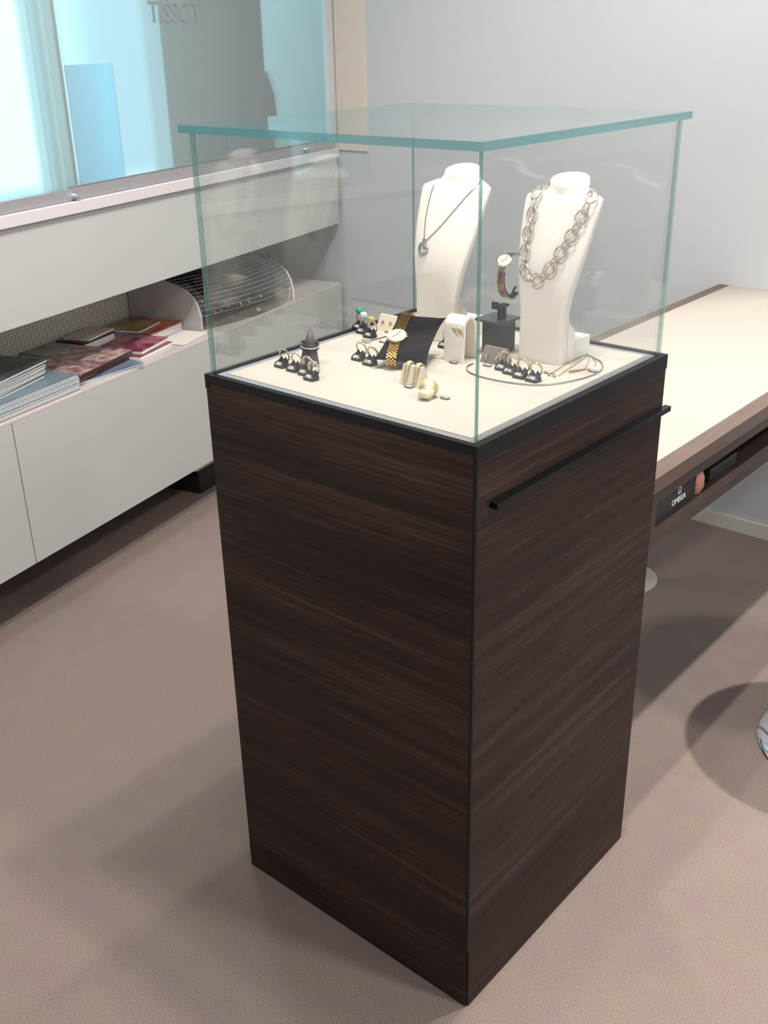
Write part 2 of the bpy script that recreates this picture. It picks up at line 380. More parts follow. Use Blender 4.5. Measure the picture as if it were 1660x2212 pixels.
tag(lu('daylight_backdrop', box(5.85, 8.0, 4.2, 4.5, -2, 7), mat('pale_bluish_backdrop', (0.36, 0.62, 0.74, 1), 0.9)), 'pale bluish building added outside to dim the daylight, blurred by the frosted glass', 'backdrop')  # added slab that covers part of the bright sky behind the panes
bm = bmesh.new(); lathe(bm, [(0.0, 0), (0.045, 0.0), (0.055, 0.05), (0.05, 0.12), (0.03, 0.19), (0.0, 0.2)], 24, (2.0, 0.10, 1.12)); bx(bm, 1.97, 2.03, 0.07, 0.13, 1.042, 1.125)
tag(lu('display_stand', bm, mat('dark_stand', rgb(70, 80, 84), 0.8), smooth=True), 'dark rounded stand blurred behind the frosted glass beside the wide board', 'stand')

# ================================================================== WINDOW BENCH AND CABINETS
bn = tag(empty('window_bench', LU(0, 0), TH), 'long off-white window bench panel under the frosted glass above the brochure shelf', 'bench')
lu('front_panel', box(-2.2, 2.33, 0.0, 0.02, 0.784, 1.030), M_cab, bn)
lu('bench_top', box(-2.2, 2.33, 0.02, 0.384, 1.0, 1.036), M_cab, bn)
lu('bench_underside', box(-2.2, 2.33, 0.02, 0.384, 0.784, 0.80), M_cab, bn)
def cabinet(s0, s1, label):
    r = tag(empty('base_cabinet', LU(0, 0), TH), label, 'cabinet', 'white cabinets below the window')
    g = 0.0014
    bm = box(s0+g, s1-g, 0.019, 0.383, 0.175, 0.550); lu('cabinet_body', bm, M_cab, r)
    lu('door', box(s0+g, s1-g, 0.0, 0.018, 0.170, 0.5575, 0.0008), M_cab, r)
    return r
cabinet(-1.095, -0.225, 'off-white base cabinet beyond the left edge of the picture')
cabinet(-0.225, 0.645, 'off-white base cabinet at the left edge, under the white-paged brochure stack')
cabinet(0.645, 1.515, 'wide off-white floating base cabinet between the two door seams')
cabinet(1.515, 2.33, 'off-white base cabinet beside the wall, seen through the glass display case')
tag(lu('shelf_top', box(-2.2, 2.33, 0.0, 0.383, 0.5585, 0.565), M_cabl), 'pale shelf top running along the cabinets with brochures on it', 'shelf')
tag(lu('perforated_panel', box(-2.2, 1.552, 0.362, 0.370, 0.566, 0.783), perf_mat()), 'cream perforated metal back panel behind the brochures', 'back panel')
tag(lu('back_panel', box(1.553, 2.42, 0.362, 0.370, 0.566, 0.783), M_greyp), 'plain grey back panel behind the curved counter case', 'back panel')
for s in (1.53,):
    r = tag(empty('cabinet_support', LU(0, 0), TH), 'recessed white support with black foot under the cabinet, beside the dark plinth', 'support')
    lu('support_block', box(s-0.03, s+0.15, 0.12, 0.30, 0.085, 0.169), M_cab, r)
    lu('foot', box(s-0.02, s+0.15, 0.12, 0.30, 0.0, 0.0845), M_foot, r)

# ---- curved counter case on the shelf
cc = tag(empty('curved_display_case', LU(0, 0), TH), 'curved clear-lidded counter case with rounded grey ends standing on the shelf', 'display case')
prof = [(0.355, 0.566), (0.355, 0.735), (0.27, 0.733), (0.193, 0.712), (0.15, 0.702), (0.12, 0.688), (0.094, 0.668), (0.08, 0.642), (0.072, 0.61), (0.072, 0.566)]
def arc_prof(off): return [(a+off, b) for a, b in prof]
Mch = mat('pale_grey_end_panel', rgb(176, 174, 172), 0.35)
bm = bmesh.new(); prism(bm, prof, 0, 1.538, 1.548); lu('end_panel', bm, Mch, cc)
bm = bmesh.new(); prism(bm, [(a-0.04 if a < 0.3 else a, b-0.01) for a, b in prof[:-1]]+[(0.03, 0.566)], 0, 2.030, 2.042); lu('end_panel', bm, mat('white_end_panel', rgb(225, 224, 220), 0.35), cc)
bm = bmesh.new(); G = []
for i in range(13):
    f = i/12; s = 1.549+(2.029-1.549)*f; bow = -0.04*f-0.035*math.sin(PI*f)
    G.append([bm.verts.new((s, a+(bow if a < 0.25 else bow*0.4), b-0.002 if b > 0.6 else b+0.004)) for a, b in prof[2:]])
for A, B in zip(G, G[1:]):
    for k in range(len(A)-1): bm.faces.new((A[k], A[k+1], B[k+1], B[k]))
lid = lu('curved_lid', bm, M_lid, cc, smooth=True)
mo = lid.modifiers.new('s', 'SOLIDIFY'); mo.thickness = 0.002
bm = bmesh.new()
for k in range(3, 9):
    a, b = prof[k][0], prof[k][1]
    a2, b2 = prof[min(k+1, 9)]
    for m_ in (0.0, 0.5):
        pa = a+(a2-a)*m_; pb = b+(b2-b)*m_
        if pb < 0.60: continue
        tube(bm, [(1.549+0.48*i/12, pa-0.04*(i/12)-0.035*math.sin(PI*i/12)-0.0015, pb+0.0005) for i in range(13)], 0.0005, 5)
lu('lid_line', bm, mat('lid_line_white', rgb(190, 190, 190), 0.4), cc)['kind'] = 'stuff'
lu('case_floor', box(1.549, 2.029, 0.10, 0.354, 0.566, 0.578), mat('case_interior', rgb(112, 104, 104), 0.7, noise=0.2, nscale=25), cc)
lu('case_back', box(1.549, 2.029, 0.345, 0.354, 0.579, 0.733), mat('case_dark', rgb(66, 60, 58), 0.6), cc)
bm = bmesh.new(); prism(bm, [(0.14, 0.58), (0.30, 0.58), (0.30, 0.66), (0.26, 0.66)], 0, 1.62, 1.74)
lu('inner_display', bm, mat('case_white_card', rgb(190, 182, 184), 0.6), cc)
bm = bmesh.new(); prism(bm, [(0.16, 0.58), (0.30, 0.58), (0.30, 0.66)], 0, 1.82, 1.97)
lu('inner_display', bm, mat('case_grey_card', rgb(150, 140, 136), 0.6), cc)
text('number_sign', '80', 0.022, mat('lime_digits', rgb(205, 215, 130), 0.5), cc, Vector((1.79, 0.018, 0.586)), (1, 0, 0), (0, 0.4, 1), 0.0003, bold=0.0008)
bm = bmesh.new()
random.seed(3)
for i in range(9):
    torus(bm, 0.014, 0.003, 16, 6, Matrix.Translation((1.60+0.045*i, 0.11+random.random()*0.04, 0.584)))
lu('inner_trinkets', bm, mat('trinket_metal', rgb(150, 140, 135), 0.2, 1.0), cc, smooth=True)['kind'] = 'stuff'

# ---- brochures on the shelf
def magazine(s, t, z, rot, w, d, th, cover, label, group, bend=0.0, spine=None):
    r = tag(empty('brochure', LU(s, t, z), TH+rot), label, 'brochure', group)
    NX = 10
    def sheet(z0, z1, ins, m, nm):
        bm = bmesh.new(); g0 = []; g1 = []
        for i in range(NX+1):
            x = -w/2+ins+(w-2*ins)*i/NX; q = bend*((x/w+0.5)**2)
            g0.append([bm.verts.new((x, y, z0+q)) for y in (-d/2+ins, d/2-ins)]); g1.append([bm.verts.new((x, y, z1+q)) for y in (-d/2+ins, d/2-ins)])
        for i in range(NX):
            bm.faces.new((g0[i][0], g0[i+1][0], g0[i+1][1], g0[i][1])); bm.faces.new((g1[i][0], g1[i][1], g1[i+1][1], g1[i+1][0]))
            for j in (0, 1): bm.faces.new((g0[i][j], g0[i+1][j], g1[i+1][j], g1[i][j]))
        for i in (0, NX): bm.faces.new((g0[i][0], g0[i][1], g1[i][1], g1[i][0]))
        return fin(nm, bm, m, r, smooth=False)
    sheet(0.0, th*0.8, 0.001, M_paper, 'pages')
    sheet(th*0.8, th*0.97, 0.0, cover, 'cover')
    if spine:
        bmm = box(-w/2-0.0005, w/2, -d/2-0.0006, -d/2+0.0004, 0, th*0.9); fin('spine', bmm, spine, r)
    return r
def cov(name, a, b, sc=18, rough=0.3):
    if name in MATS: return MATS[name]
    m = mat(name, a, rough); n = m.node_tree; bs = n.nodes['Principled BSDF']; nz = [k for k in n.nodes if k.type == 'TEX_NOISE'][0]
    nz.inputs['Scale'].default_value = sc; r = n.nodes.new('ShaderNodeValToRGB'); e = r.color_ramp.elements
    e[0].position = 0.42; e[0].color = a; e[1].position = 0.6; e[1].color = b
    n.links.new(nz.outputs['Fac'], r.inputs[0]); n.links.new(r.outputs[0], bs.inputs['Base Color']); return m
c_blue = cov('slate_blue_cover', rgb(92, 112, 122), rgb(112, 132, 142), 6)
c_dkgreen = cov('dark_teal_cover', rgb(48, 58, 52), rgb(72, 84, 82), 8)
c_grey = cov('grey_print_cover', rgb(150, 152, 150), rgb(120, 128, 110), 22)
c_brown = cov('dark_brown_cover', rgb(60, 36, 34), rgb(88, 54, 52), 12)
c_purple = cov('purple_red_cover', rgb(128, 92, 100), rgb(190, 166, 160), 30)
c_orange = cov('orange_brown_cover', rgb(150, 66, 44), rgb(176, 112, 70), 16)
c_red = cov('wine_red_cover', rgb(112, 34, 48), rgb(140, 60, 66), 16)
z = 0.566
for i in range(9):
    magazine(0.70+0.003*math.sin(i*2.1), 0.125+0.002*math.cos(i*1.7), z, 0.01*math.sin(i), 0.42, 0.225, 0.0046, c_blue,
             'slate blue brochure in the low front stack, %s' % ['touching the shelf', 'second up', 'third up', 'fourth up', 'middle of nine', 'fourth from its top', 'third from its top', 'second from its top', 'topmost'][i], 'slate blue brochures in the low stack',
             spine=M_alu if i == 0 else None); z += 0.0047
zt = z
for i in range(9):
    magazine(0.64+0.002*i, 0.165+0.002*math.sin(i*1.3), zt, 0.16+0.015*math.sin(i*2), 0.40, 0.235, 0.0048, c_dkgreen,
             'white-paged dark teal brochure, %s of the tall left stack' % ['lowest', 'second lowest', 'third lowest', 'fourth lowest', 'middle', 'fourth from the top', 'third from the top', 'second from the top', 'topmost'][i],
             'white-paged brochures in the tall left stack'); zt += 0.0049
G_ = 'loose brochures on the shelf'
magazine(0.95, 0.308, 0.566, -0.10, 0.17, 0.085, 0.012, c_grey, 'grey printed brochure lying behind the dark teal stack against the perforated panel', G_)
magazine(1.10, 0.295, 0.566, 0.04, 0.12, 0.11, 0.030, c_grey, 'thick grey and olive brochure behind the dark-spined stack', G_)
z2 = 0.566
for i in range(2):
    magazine(1.04, 0.105, z2, -0.22+0.04*i, 0.27, 0.17, 0.004, cov('blue_grey_cover', rgb(84, 100, 124), rgb(110, 126, 146), 10),
             'blue-grey brochure sticking out under the dark-spined stack, %s' % ['resting on the shelf', 'just above the shelf one'][i], 'blue-grey brochures under the dark-spined stack'); z2 += 0.0045
for i in range(5):
    magazine(1.03+0.003*i, 0.135-0.002*i, z2, 0.10+0.03*math.sin(i*1.8), 0.25, 0.185, 0.0052, [c_brown, c_purple, c_grey, c_brown, c_purple][i],
             'brochure with dark brown spine, %s in the centre stack' % ['lowest', 'second lowest', 'middle one', 'second highest', 'mottled topmost one'][i],
             'dark-spined brochures in the centre stack', 0.0, spine=c_brown); z2 += 0.0053
magazine(1.27, 0.125, 0.566, 0.10, 0.17, 0.16, 0.012, c_red, 'wine red brochure under the purple one, right of the centre stack', G_)
magazine(1.275, 0.130, 0.5785, 0.16, 0.16, 0.15, 0.012, cov('pink_purple_cover', rgb(116, 48, 74), rgb(170, 110, 116), 20), 'purple and pink brochure on top of the wine red one', G_)
magazine(1.25, 0.290, 0.566, 0.06, 0.15, 0.10, 0.034, c_brown, 'dark brown brochure pack against the perforated panel', G_)
magazine(1.26, 0.285, 0.6005, 0.16, 0.14, 0.09, 0.006, mat('cream_cover', rgb(206, 196, 186), 0.4), 'cream brochure on top of the dark brown pack', G_)
magazine(1.445, 0.235, 0.566, 0.05, 0.17, 0.19, 0.026, c_orange, 'orange-brown brochure at the foot of the curved case', G_)
magazine(1.41, 0.245, 0.5925, 0.16, 0.13, 0.13, 0.006, cov('olive_gold_cover', rgb(120, 96, 56), rgb(150, 128, 84), 14), 'olive gold leaflet on top of the orange-brown brochure', G_)
magazine(1.44, 0.075, 0.566, 0.12, 0.15, 0.10, 0.003, mat('white_sheet', rgb(232, 222, 218), 0.6), 'flat white sheet on the shelf in front of the curved case', G_)

# ================================================================== DISPLAY PLINTH
HP = 0.958; PW = 0.5
pl = tag(empty('display_plinth', (0.25, 0.25, 0)), 'tall dark wenge wood display plinth standing on the taupe carpet', 'plinth')
def P(x): return x-0.25
def pfin(name, bm, m, parent=pl, **k):
    bmesh.ops.translate(bm, verts=bm.verts, vec=(-0.25, -0.25, 0)); return fin(name, bm, m, parent, **k)
pfin('wood_body', box(0.0, PW, 0.003, PW, 0, 0.9463), M_wood)
pfin('door_panel', box(0.0035, PW, -0.001, 0.0025, 0.0, 0.935), M_wood)
pfin('corner_shadow_gap', box(-0.0006, 0.003, -0.0012, 0.0032, 0.12, 0.935), M_black)  # black strip drawn in for the thin shadow gap at the corner
bm = box(-0.001, PW+0.001, -0.002, 0.0028, 0.9355, HP); bx(bm, -0.001, PW+0.001, 0.0028, 0.006, 0.9466, HP); bx(bm, -0.001, PW+0.001, PW-0.006, PW+0.001, 0.9355, HP)
bx(bm, -0.001, 0.006, 0.006, PW-0.006, 0.9466, HP); bx(bm, PW-0.006, PW+0.001, 0.006, PW-0.006, 0.9355, HP)
pfin('black_top_trim', bm, M_black)
pfin('drawer_rail', box(0.030, 0.507, -0.013, -0.0015, 0.866, 0.8745, 0.0008), mat('black_anodised', rgb(30, 30, 34), 0.3, 0.7))
bm = bmesh.new(); a, b = 0.0125, 0.023
bx(bm, a, PW-a, a, b, 0.9466, 0.9562); bx(bm, a, PW-a, PW-b, PW-a, 0.9466, 0.9562); bx(bm, a, b, b, PW-b, 0.9466, 0.9562); bx(bm, PW-b, PW-a, b, PW-b, 0.9466, 0.9562)
pfin('metal_channel', bm, M_alu)
pfin('display_deck', box(b+0.0006, PW-b-0.0006, b+0.0006, PW-b-0.0006, 0.9468, 0.957, 0.0008), M_deck)

gc = tag(empty('glass_case', (0.25, 0.25, 0.938)), 'clear glass showcase with green edges and flat lid on top of the dark plinth', 'showcase')
def pane(name, x0, x1, y0, y1, z0, z1, edgeaxes, em):
    bm = box(x0, x1, y0, y1, z0, z1)
    bm.normal_update()
    for f in bm.faces:
        n = f.normal; ax = max(range(3), key=lambda i: abs(n[i])); f.material_index = 1 if ax in edgeaxes else 0
    bmesh.ops.translate(bm, verts=bm.verts, vec=(-0.25, -0.25, -0.938))
    return fin(name, bm, [M_glass, em], gc)
g0, g1 = 0.0065, 0.0120
pane('glass_pane', g0, g1, g0, PW-g0, 0.9468, 1.2978, (1, 2), M_edge)
pane('glass_pane', PW-g1, PW-g0, g0, PW-g0, 0.9468, 1.2978, (1, 2), M_edge)
pane('glass_pane', g1+0.0003, PW-g1-0.0003, g0, g1, 0.9468, 1.2978, (0, 2), M_edge)
pane('glass_pane', g1+0.0003, PW-g1-0.0003, PW-g1, PW-g0, 0.9468, 1.2978, (0, 2), M_edge)
pane('glass_lid', -0.003, PW+0.003, -0.003, PW+0.005, 1.2985, 1.3085, (0, 1), M_lidedge)

# ================================================================== DESK
dk = tag(empty('sales_desk', (1.21, 0.26, 0)), 'dark wood desk with cream inlaid top between the plinth and the wall', 'desk')
def dfin(name, bm, m, parent=dk, **k):
    bmesh.ops.translate(bm, verts=bm.verts, vec=(-1.21, -0.26, 0)); return fin(name, bm, m, parent, **k)
X0, X1, Y0, Y1 = 0.508, WX-0.001, 0.004, 0.53
M_deskwood = mat('desk_wood', rgb(88, 73, 66), 0.5, noise=0.15, nscale=4, stretch=(3, 40, 40))
M_deskedge = mat('desk_wood_border', rgb(150, 130, 118), 0.4, noise=0.1, nscale=4, stretch=(3, 40, 40))
bm = box(X0, X1, Y0, Y0+0.034, 0.715, 0.7425); bx(bm, X0, X1, Y1-0.03, Y1, 0.715, 0.7425); bx(bm, X0, X0+0.02, Y0+0.034, Y1-0.03, 0.715, 0.7425)
dfin('top_frame', bm, M_deskwood)
bm = box(X0+0.0205, X1, Y0+0.0345, Y1-0.0305, 0.715, 0.7425); dfin('cream_inlay', bm, M_desk)
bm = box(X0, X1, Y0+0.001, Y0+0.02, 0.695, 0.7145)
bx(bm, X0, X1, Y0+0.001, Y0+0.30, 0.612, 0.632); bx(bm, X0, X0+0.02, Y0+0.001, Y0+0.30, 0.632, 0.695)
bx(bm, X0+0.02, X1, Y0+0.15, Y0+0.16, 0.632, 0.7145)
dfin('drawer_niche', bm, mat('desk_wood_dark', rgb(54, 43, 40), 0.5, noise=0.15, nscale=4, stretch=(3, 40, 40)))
bm = bmesh.new(); lathe(bm, [(0.0, 0.0), (0.10, 0.0), (0.10, 0.006), (0.09, 0.010), (0.03, 0.013), (0.026, 0.03), (0.026, 0.7149), (0, 0.7149)], 40, (1.435, 0.512, 0))
dfin('pedestal_leg', bm, mat('leg_grey', rgb(190, 188, 180), 0.35, 0.2), smooth=True)
bm = bmesh.new(); lathe(bm, [(0.0, 0.0), (0.10, 0.0), (0.10, 0.006), (0.09, 0.010), (0.03, 0.013), (0.026, 0.03), (0.026, 0.7149), (0, 0.7149)], 40, (0.62, 0.42, 0))
dfin('pedestal_leg', bm, MATS['leg_grey'], smooth=True)
# niche contents
sg = tag(empty('brand_sign', (0.63, 0.02, 0.6325)), 'black OMEGA sign block in the open niche of the desk', 'sign')
fin('sign_block', box(-0.085, 0.085, 0.0, 0.05, 0, 0.052, 0.002), mat('sign_black', rgb(30, 30, 34), 0.35), sg)
text('brand_lettering', 'OMEGA', 0.0155, M_white, sg, Vector((0.016, -0.0006, 0.023)), (1, 0, 0), (0, 0, 1), 0.0003, bold=0.0002)
text('omega_symbol', '\u03a9', 0.018, M_white, sg, Vector((0.016, -0.0006, 0.0405)), (1, 0, 0), (0, 0, 1), 0.0003)
bm = bmesh.new()
lathe(bm, [(0.0, 0), (0.016, 0), (0.021, 0.012), (0.021, 0.03), (0.015, 0.045), (0, 0.05)], 20)
tag(fin('pouch', bm, M_pink, loc=(0.745, 0.04, 0.6325), smooth=True), 'small rounded pinkish object beside the OMEGA sign in the desk niche', 'pouch')
bm = box(-0.06, 0.06, -0.03, 0.05, 0, 0.026, 0.003); bx(bm, -0.045, 0.045, -0.02, 0.04, 0.026, 0.036, 0.003)
tag(fin('black_case', bm, M_blackp, loc=(0.86, 0.06, 0.6325)), 'flat black case in the desk niche beyond the pinkish object', 'case')

# ---- stool at the right edge
st = tag(empty('bar_stool', (1.06, -0.262, 0)), 'stool with polished chrome dome base on the carpet at the right edge', 'stool')
bm = bmesh.new(); lathe(bm, [(0, 0), (0.205, 0.0), (0.207, 0.004), (0.20, 0.012), (0.17, 0.022), (0.12, 0.034), (0.06, 0.048), (0.035, 0.06), (0.03, 0.08), (0, 0.08)], 64)
fin('dome_base', bm, M_steel, st, smooth=True)
bm = bmesh.new(); lathe(bm, [(0, 0.0805), (0.026, 0.0805), (0.026, 0.52), (0, 0.52)], 32); fin('column', bm, M_steel, st, smooth=True)
bm = bmesh.new(); lathe(bm, [(0, 0.5205), (0.17, 0.5205), (0.205, 0.54), (0.21, 0.57), (0.19, 0.60), (0, 0.61)], 48); fin('seat', bm, M_stoolseat, st, smooth=True)

# ================================================================== JEWELLERY DISPLAY
DZ = 0.9572
# ---- necklace busts
SEC = [(0.000, .0100, .0100, .038, 8), (0.045, .0100, .0100, .038, 8), (0.075, .0105, .0100, .0385, 7), (0.105, .0125, .0105, .0440, 5), (0.135, .0170, .011, .0510, 4),
       (0.165, .0240, .0115, .0565, 3.4), (0.190, .0310, .0115, .0600, 3.2), (0.215, .0385, .0115, .0625, 3.2), (0.232, .0440, .0112, .0635, 3.2), (0.2365, .0465, .0125, .0625, 3),
       (0.2400, .0490, .0155, .0550, 2.6), (0.2430, .0510, .0175, .0465, 2.3), (0.2455, .0525, .0190, .0395, 2.1), (0.249, .0540, .0205, .0345, 2), (0.254, .0555, .0215, .0315, 2), (0.260, .0565, .0222, .0305, 2), (0.2618, .0565, .0208, .0290, 2), (0.2624, .0565, .016, .024, 2)]
def bust(loc, rz, label, lean):
    r = tag(empty('necklace_bust', loc, rz), label, 'necklace bust', 'white necklace busts in the showcase')
    bm = bmesh.new(); N = 56; rings = []
    for (zz, xc, hd, w, ex) in SEC:
        xc = 0.010+(xc-0.010)*lean
        ring = []
        for k in range(N):
            a = 2*PI*k/N; c, s = math.cos(a), math.sin(a)
            x = xc+hd*math.copysign(abs(c)**(2/ex), c); y = w*math.copysign(abs(s)**(2/ex), s)
            if c < 0 and 0.10 < zz < 0.24: x -= 0.004*(1-(y/w)**2)
            z_ = zz+0.30*(x-xc)*min(1.0, max(0.0, (zz-0.238)/0.018))
            ring.append(bm.verts.new((x, y, z_)))
        rings.append(ring)
    for A, B in zip(rings, rings[1:]):
        for k in range(N): bm.faces.new((A[k], A[(k+1) % N], B[(k+1) % N], B[k]))
    bm.faces.new(rings[0][::-1]); bm.faces.new(rings[-1])
    body = fin('bust_body', bm, M_bust, r, smooth=True)
    bm = bmesh.new(); prism(bm, [(0.0195, 0.0), (0.0195, 0.075), (0.021, 0.064), (0.026, 0.056), (0.035, 0.050), (0.040, 0.045), (0.0405, 0.036), (0.0405, 0.0)], 1, -0.0375, 0.0375)
    fin('rear_brace', bm, M_bust, r)
    fin('foot_block', box(0.0412, 0.085, -0.038, 0.038, 0.0, 0.030, 0.0006), mat('bust_block', rgb(232, 236, 224), 0.6), r)
    return r, body
b2, body2 = bust((0.351, 0.137, DZ), 0.0, 'white necklace bust wearing the chunky link chain, behind the black-based rings', 1.18)
b1, body1 = bust((0.352, 0.339, DZ), 0.03, 'white necklace bust wearing the thin chain with open heart, farther left', 1.42)
bpy.context.view_layer.update()
def front_surface(body, root, pts, off):
    me = body.data; tr = BVHTree.FromPolygons([v.co for v in me.vertices], [list(p.vertices) for p in me.polygons]); out = []
    for y, z_ in pts:
        h = tr.ray_cast(Vector((-0.2, y, z_)), Vector((1, 0, 0)))
        if h[0] is None: out.append((Vector((0.055, y, z_)), Vector((-1, 0, 0))))
        else: out.append((h[0]+h[1]*off, h[1]))
    return out
# chunky chain necklace: links as parts
pathyz = [(0.030, 0.2465), (0.037, 0.241), (0.0385, 0.230), (0.0375, 0.206), (0.0375, 0.178), (0.0365, 0.152), (0.033, 0.137), (0.025, 0.127), (0.013, 0.122), (0.001, 0.128), (-0.009, 0.137), (-0.025, 0.166), (-0.038, 0.195), (-0.046, 0.222), (-0.050, 0.2385), (-0.040, 0.2445)]
cp = [v for v in catmull([(y, z_, 0) for y, z_ in pathyz], 10)]
nl = 23
rs = resample(cp, nl)
cn = tag(empty('chain_necklace', (0.351, 0.137, DZ)), 'chunky rose-silver oval link chain necklace hanging on the right bust', 'necklace')
sf = front_surface(body2, b2, [(p.x, p.y) for p in rs], 0.0045)
for i in range(nl):
    p, nrm = sf[i]; a = sf[max(i-1, 0)][0]; b = sf[min(i+1, nl-1)][0]; t = (b-a).normalized()
    nn = (nrm-t*nrm.dot(t)).normalized(); sd = nn.cross(t)
    bm = bmesh.new(); flat = (i % 2 == 1)
    if flat: mt = frame_mtx(p, t, sd, nn); torus(bm, 0.0108, 0.00135, 30, 8, mt, 0.78)
    else:
        q = (nn*0.75+sd*0.66).normalized(); mt = frame_mtx(p, t, q, t.cross(q)); torus(bm, 0.0088, 0.0012, 26, 8, mt, 0.5)
    fin('link', bm, M_rose, cn, smooth=True)
# heart pendant necklace
pn = tag(empty('pendant_necklace', (0.352, 0.339, DZ), 0.03), 'thin silver chain with open heart pendant hanging on the left bust', 'necklace')
ch = [(0.031, 0.248), (0.035, 0.238), (0.0365, 0.215), (0.0355, 0.190), (0.031, 0.166), (0.0275, 0.156), (0.021, 0.160), (0.002, 0.180), (-0.018, 0.206), (-0.034, 0.228), (-0.043, 0.239), (-0.040, 0.245)]
cpp = resample(catmull([(y, z_, 0) for y, z_ in ch], 8), 90)
sf1 = [p for p, n_ in front_surface(body1, b1, [(p.x, p.y) for p in cpp], 0.0008)]
bm = bmesh.new(); tube(bm, sf1, 0.0006, 6); fin('fine_chain', bm, M_silverd, pn, smooth=True)
hp = []
for k in range(40):
    a = 2*PI*k/40; hx = 16*math.sin(a)**3; hy = 13*math.cos(a)-5*math.cos(2*a)-2*math.cos(3*a)-math.cos(4*a)
    hp.append((hx*0.00058, hy*0.00062))
c0, n0 = front_surface(body1, b1, [(0.0285, 0.1425)], 0.0022)[0]
rt = math.radians(28)
yy = Vector((0, 1, 0)); zz = Vector((0, 0, 1)); yy = (yy-n0*yy.dot(n0)).normalized(); zz = n0.cross(yy) if n0.cross(yy).z > 0 else -n0.cross(yy)
pts = [c0+yy*(x*math.cos(rt)-y*math.sin(rt))*1.05+zz*(x*math.sin(rt)+y*math.cos(rt))*1.05 for x, y in hp]
bm = bmesh.new(); tube(bm, pts, 0.0017, 8, True); fin('heart_pendant', bm, M_silver, pn, smooth=True)
bm = bmesh.new(); torus(bm, 0.0028, 0.0009, 16, 6, frame_mtx(c0+zz*0.0135-yy*0.001, yy, zz, n0), 1.5); fin('bail', bm, M_silver, pn, smooth=True)

# ---- ring holders with price, and the rings they carry
HOLD = None
def holder(x, y, price, label, rz=0.0):
    global HOLD
    r = tag(empty('ring_holder', (x, y, DZ), rz), label, 'ring holder', 'black ring holders with white prices')
    if HOLD is None:
        bm = bmesh.new()
        # low body with a sloping front, ends cut to points like a small boat
        A = [(-0.008, -0.0095), (-0.008, 0.0095), (0.003, 0.0115), (0.010, 0.006), (0.010, -0.006), (0.003, -0.0115)]
        lo = [bm.verts.new((x_, y_, 0)) for x_, y_ in A]
        md = [bm.verts.new((x_-(0.001 if x_ < 0 else 0), y_, 0.0035)) for x_, y_ in A]
        T = [(-0.0035, -0.0090), (-0.0035, 0.0090), (0.003, 0.0095), (0.007, 0.005), (0.007, -0.005), (0.003, -0.0095)]
        tp = [bm.verts.new((x_, y_, 0.0085)) for x_, y_ in T]
        bm.faces.new(lo[::-1]); bm.faces.new(tp)
        for L, H in ((lo, md), (md, tp)):
            for k in range(6): bm.faces.new((L[k], L[(k+1) % 6], H[(k+1) % 6], H[k]))
        # two pointed fins either side of the slot
        for ys in (-0.0046, 0.0046):
            q = [bm.verts.new((c[0], ys+c[1], 0.0080)) for c in ((-0.002, -0.0035), (0.0065, -0.0035), (0.0065, 0.0035), (-0.002, 0.0035))]
            ap = bm.verts.new((0.004, ys*0.9, 0.0155)); bm.faces.new(q[::-1])
            for k in range(4): bm.faces.new((q[k], q[(k+1) % 4], ap))
        bmesh.ops.recalc_face_normals(bm, faces=bm.faces)
        HOLD = bpy.data.meshes.new('holder_base'); bm.to_mesh(HOLD); bm.free(); HOLD.materials.append(M_holder)
    o = bpy.data.objects.new('holder_base', HOLD); COL.objects.link(o); o.parent = r
    text('price_digits', price, 0.0068, M_white, r, Vector((-0.0066, 0, 0.0062)), (0, -1, 0), (0.55, 0, 0.6), 0.00008, shear=0.3, bold=0.00012)
    return r
def ring(x, y, m, label, group, stones=0, stone_m=None, lean=0.22, R=0.0098, tub=0.00125, rz=0.0, twist=False, zc=None, big=None, bigR=0.006):
    zc = zc if zc else DZ+0.0165
    mt0 = Matrix.Rotation(rz, 4, 'Z') @ Matrix.Rotation(PI/2-lean, 4, 'Y')
    r = tag(empty('ring', (x+0.006, y, zc)), label, 'ring', group)
    bm = bmesh.new()
    if twist:
        for ph in (0, PI):
            pts = [mt0 @ Vector(((R+0.0009*math.cos(6*a+ph))*math.cos(a), (R+0.0009*math.cos(6*a+ph))*math.sin(a), 0.0009*math.sin(6*a+ph))) for a in [2*PI*k/72 for k in range(72)]]
            tube(bm, pts, tub*0.7, 6, True)
    else: torus(bm, R, tub, 40, 10, mt0)
    fin('band', bm, m, r, smooth=True)
    for k in range(stones):
        a = PI+(k-(stones-1)/2)*0.24
        bm = bmesh.new(); bmesh.ops.create_icosphere(bm, subdivisions=1, radius=0.0013); bmesh.ops.translate(bm, verts=bm.verts, vec=mt0 @ Vector(((R+0.001)*math.cos(a), (R+0.001)*math.sin(a), 0)))
        fin('stone', bm, stone_m or M_crystal, r)
    if big:
        bm = bmesh.new(); bmesh.ops.create_icosphere(bm, subdivisions=2, radius=bigR); bmesh.ops.scale(bm, verts=bm.verts, vec=(0.9, 1, 0.8))
        bmesh.ops.translate(bm, verts=bm.verts, vec=mt0 @ Vector((-(R+bigR*0.6), 0, 0))); fin('stone', bm, big, r)
    return r
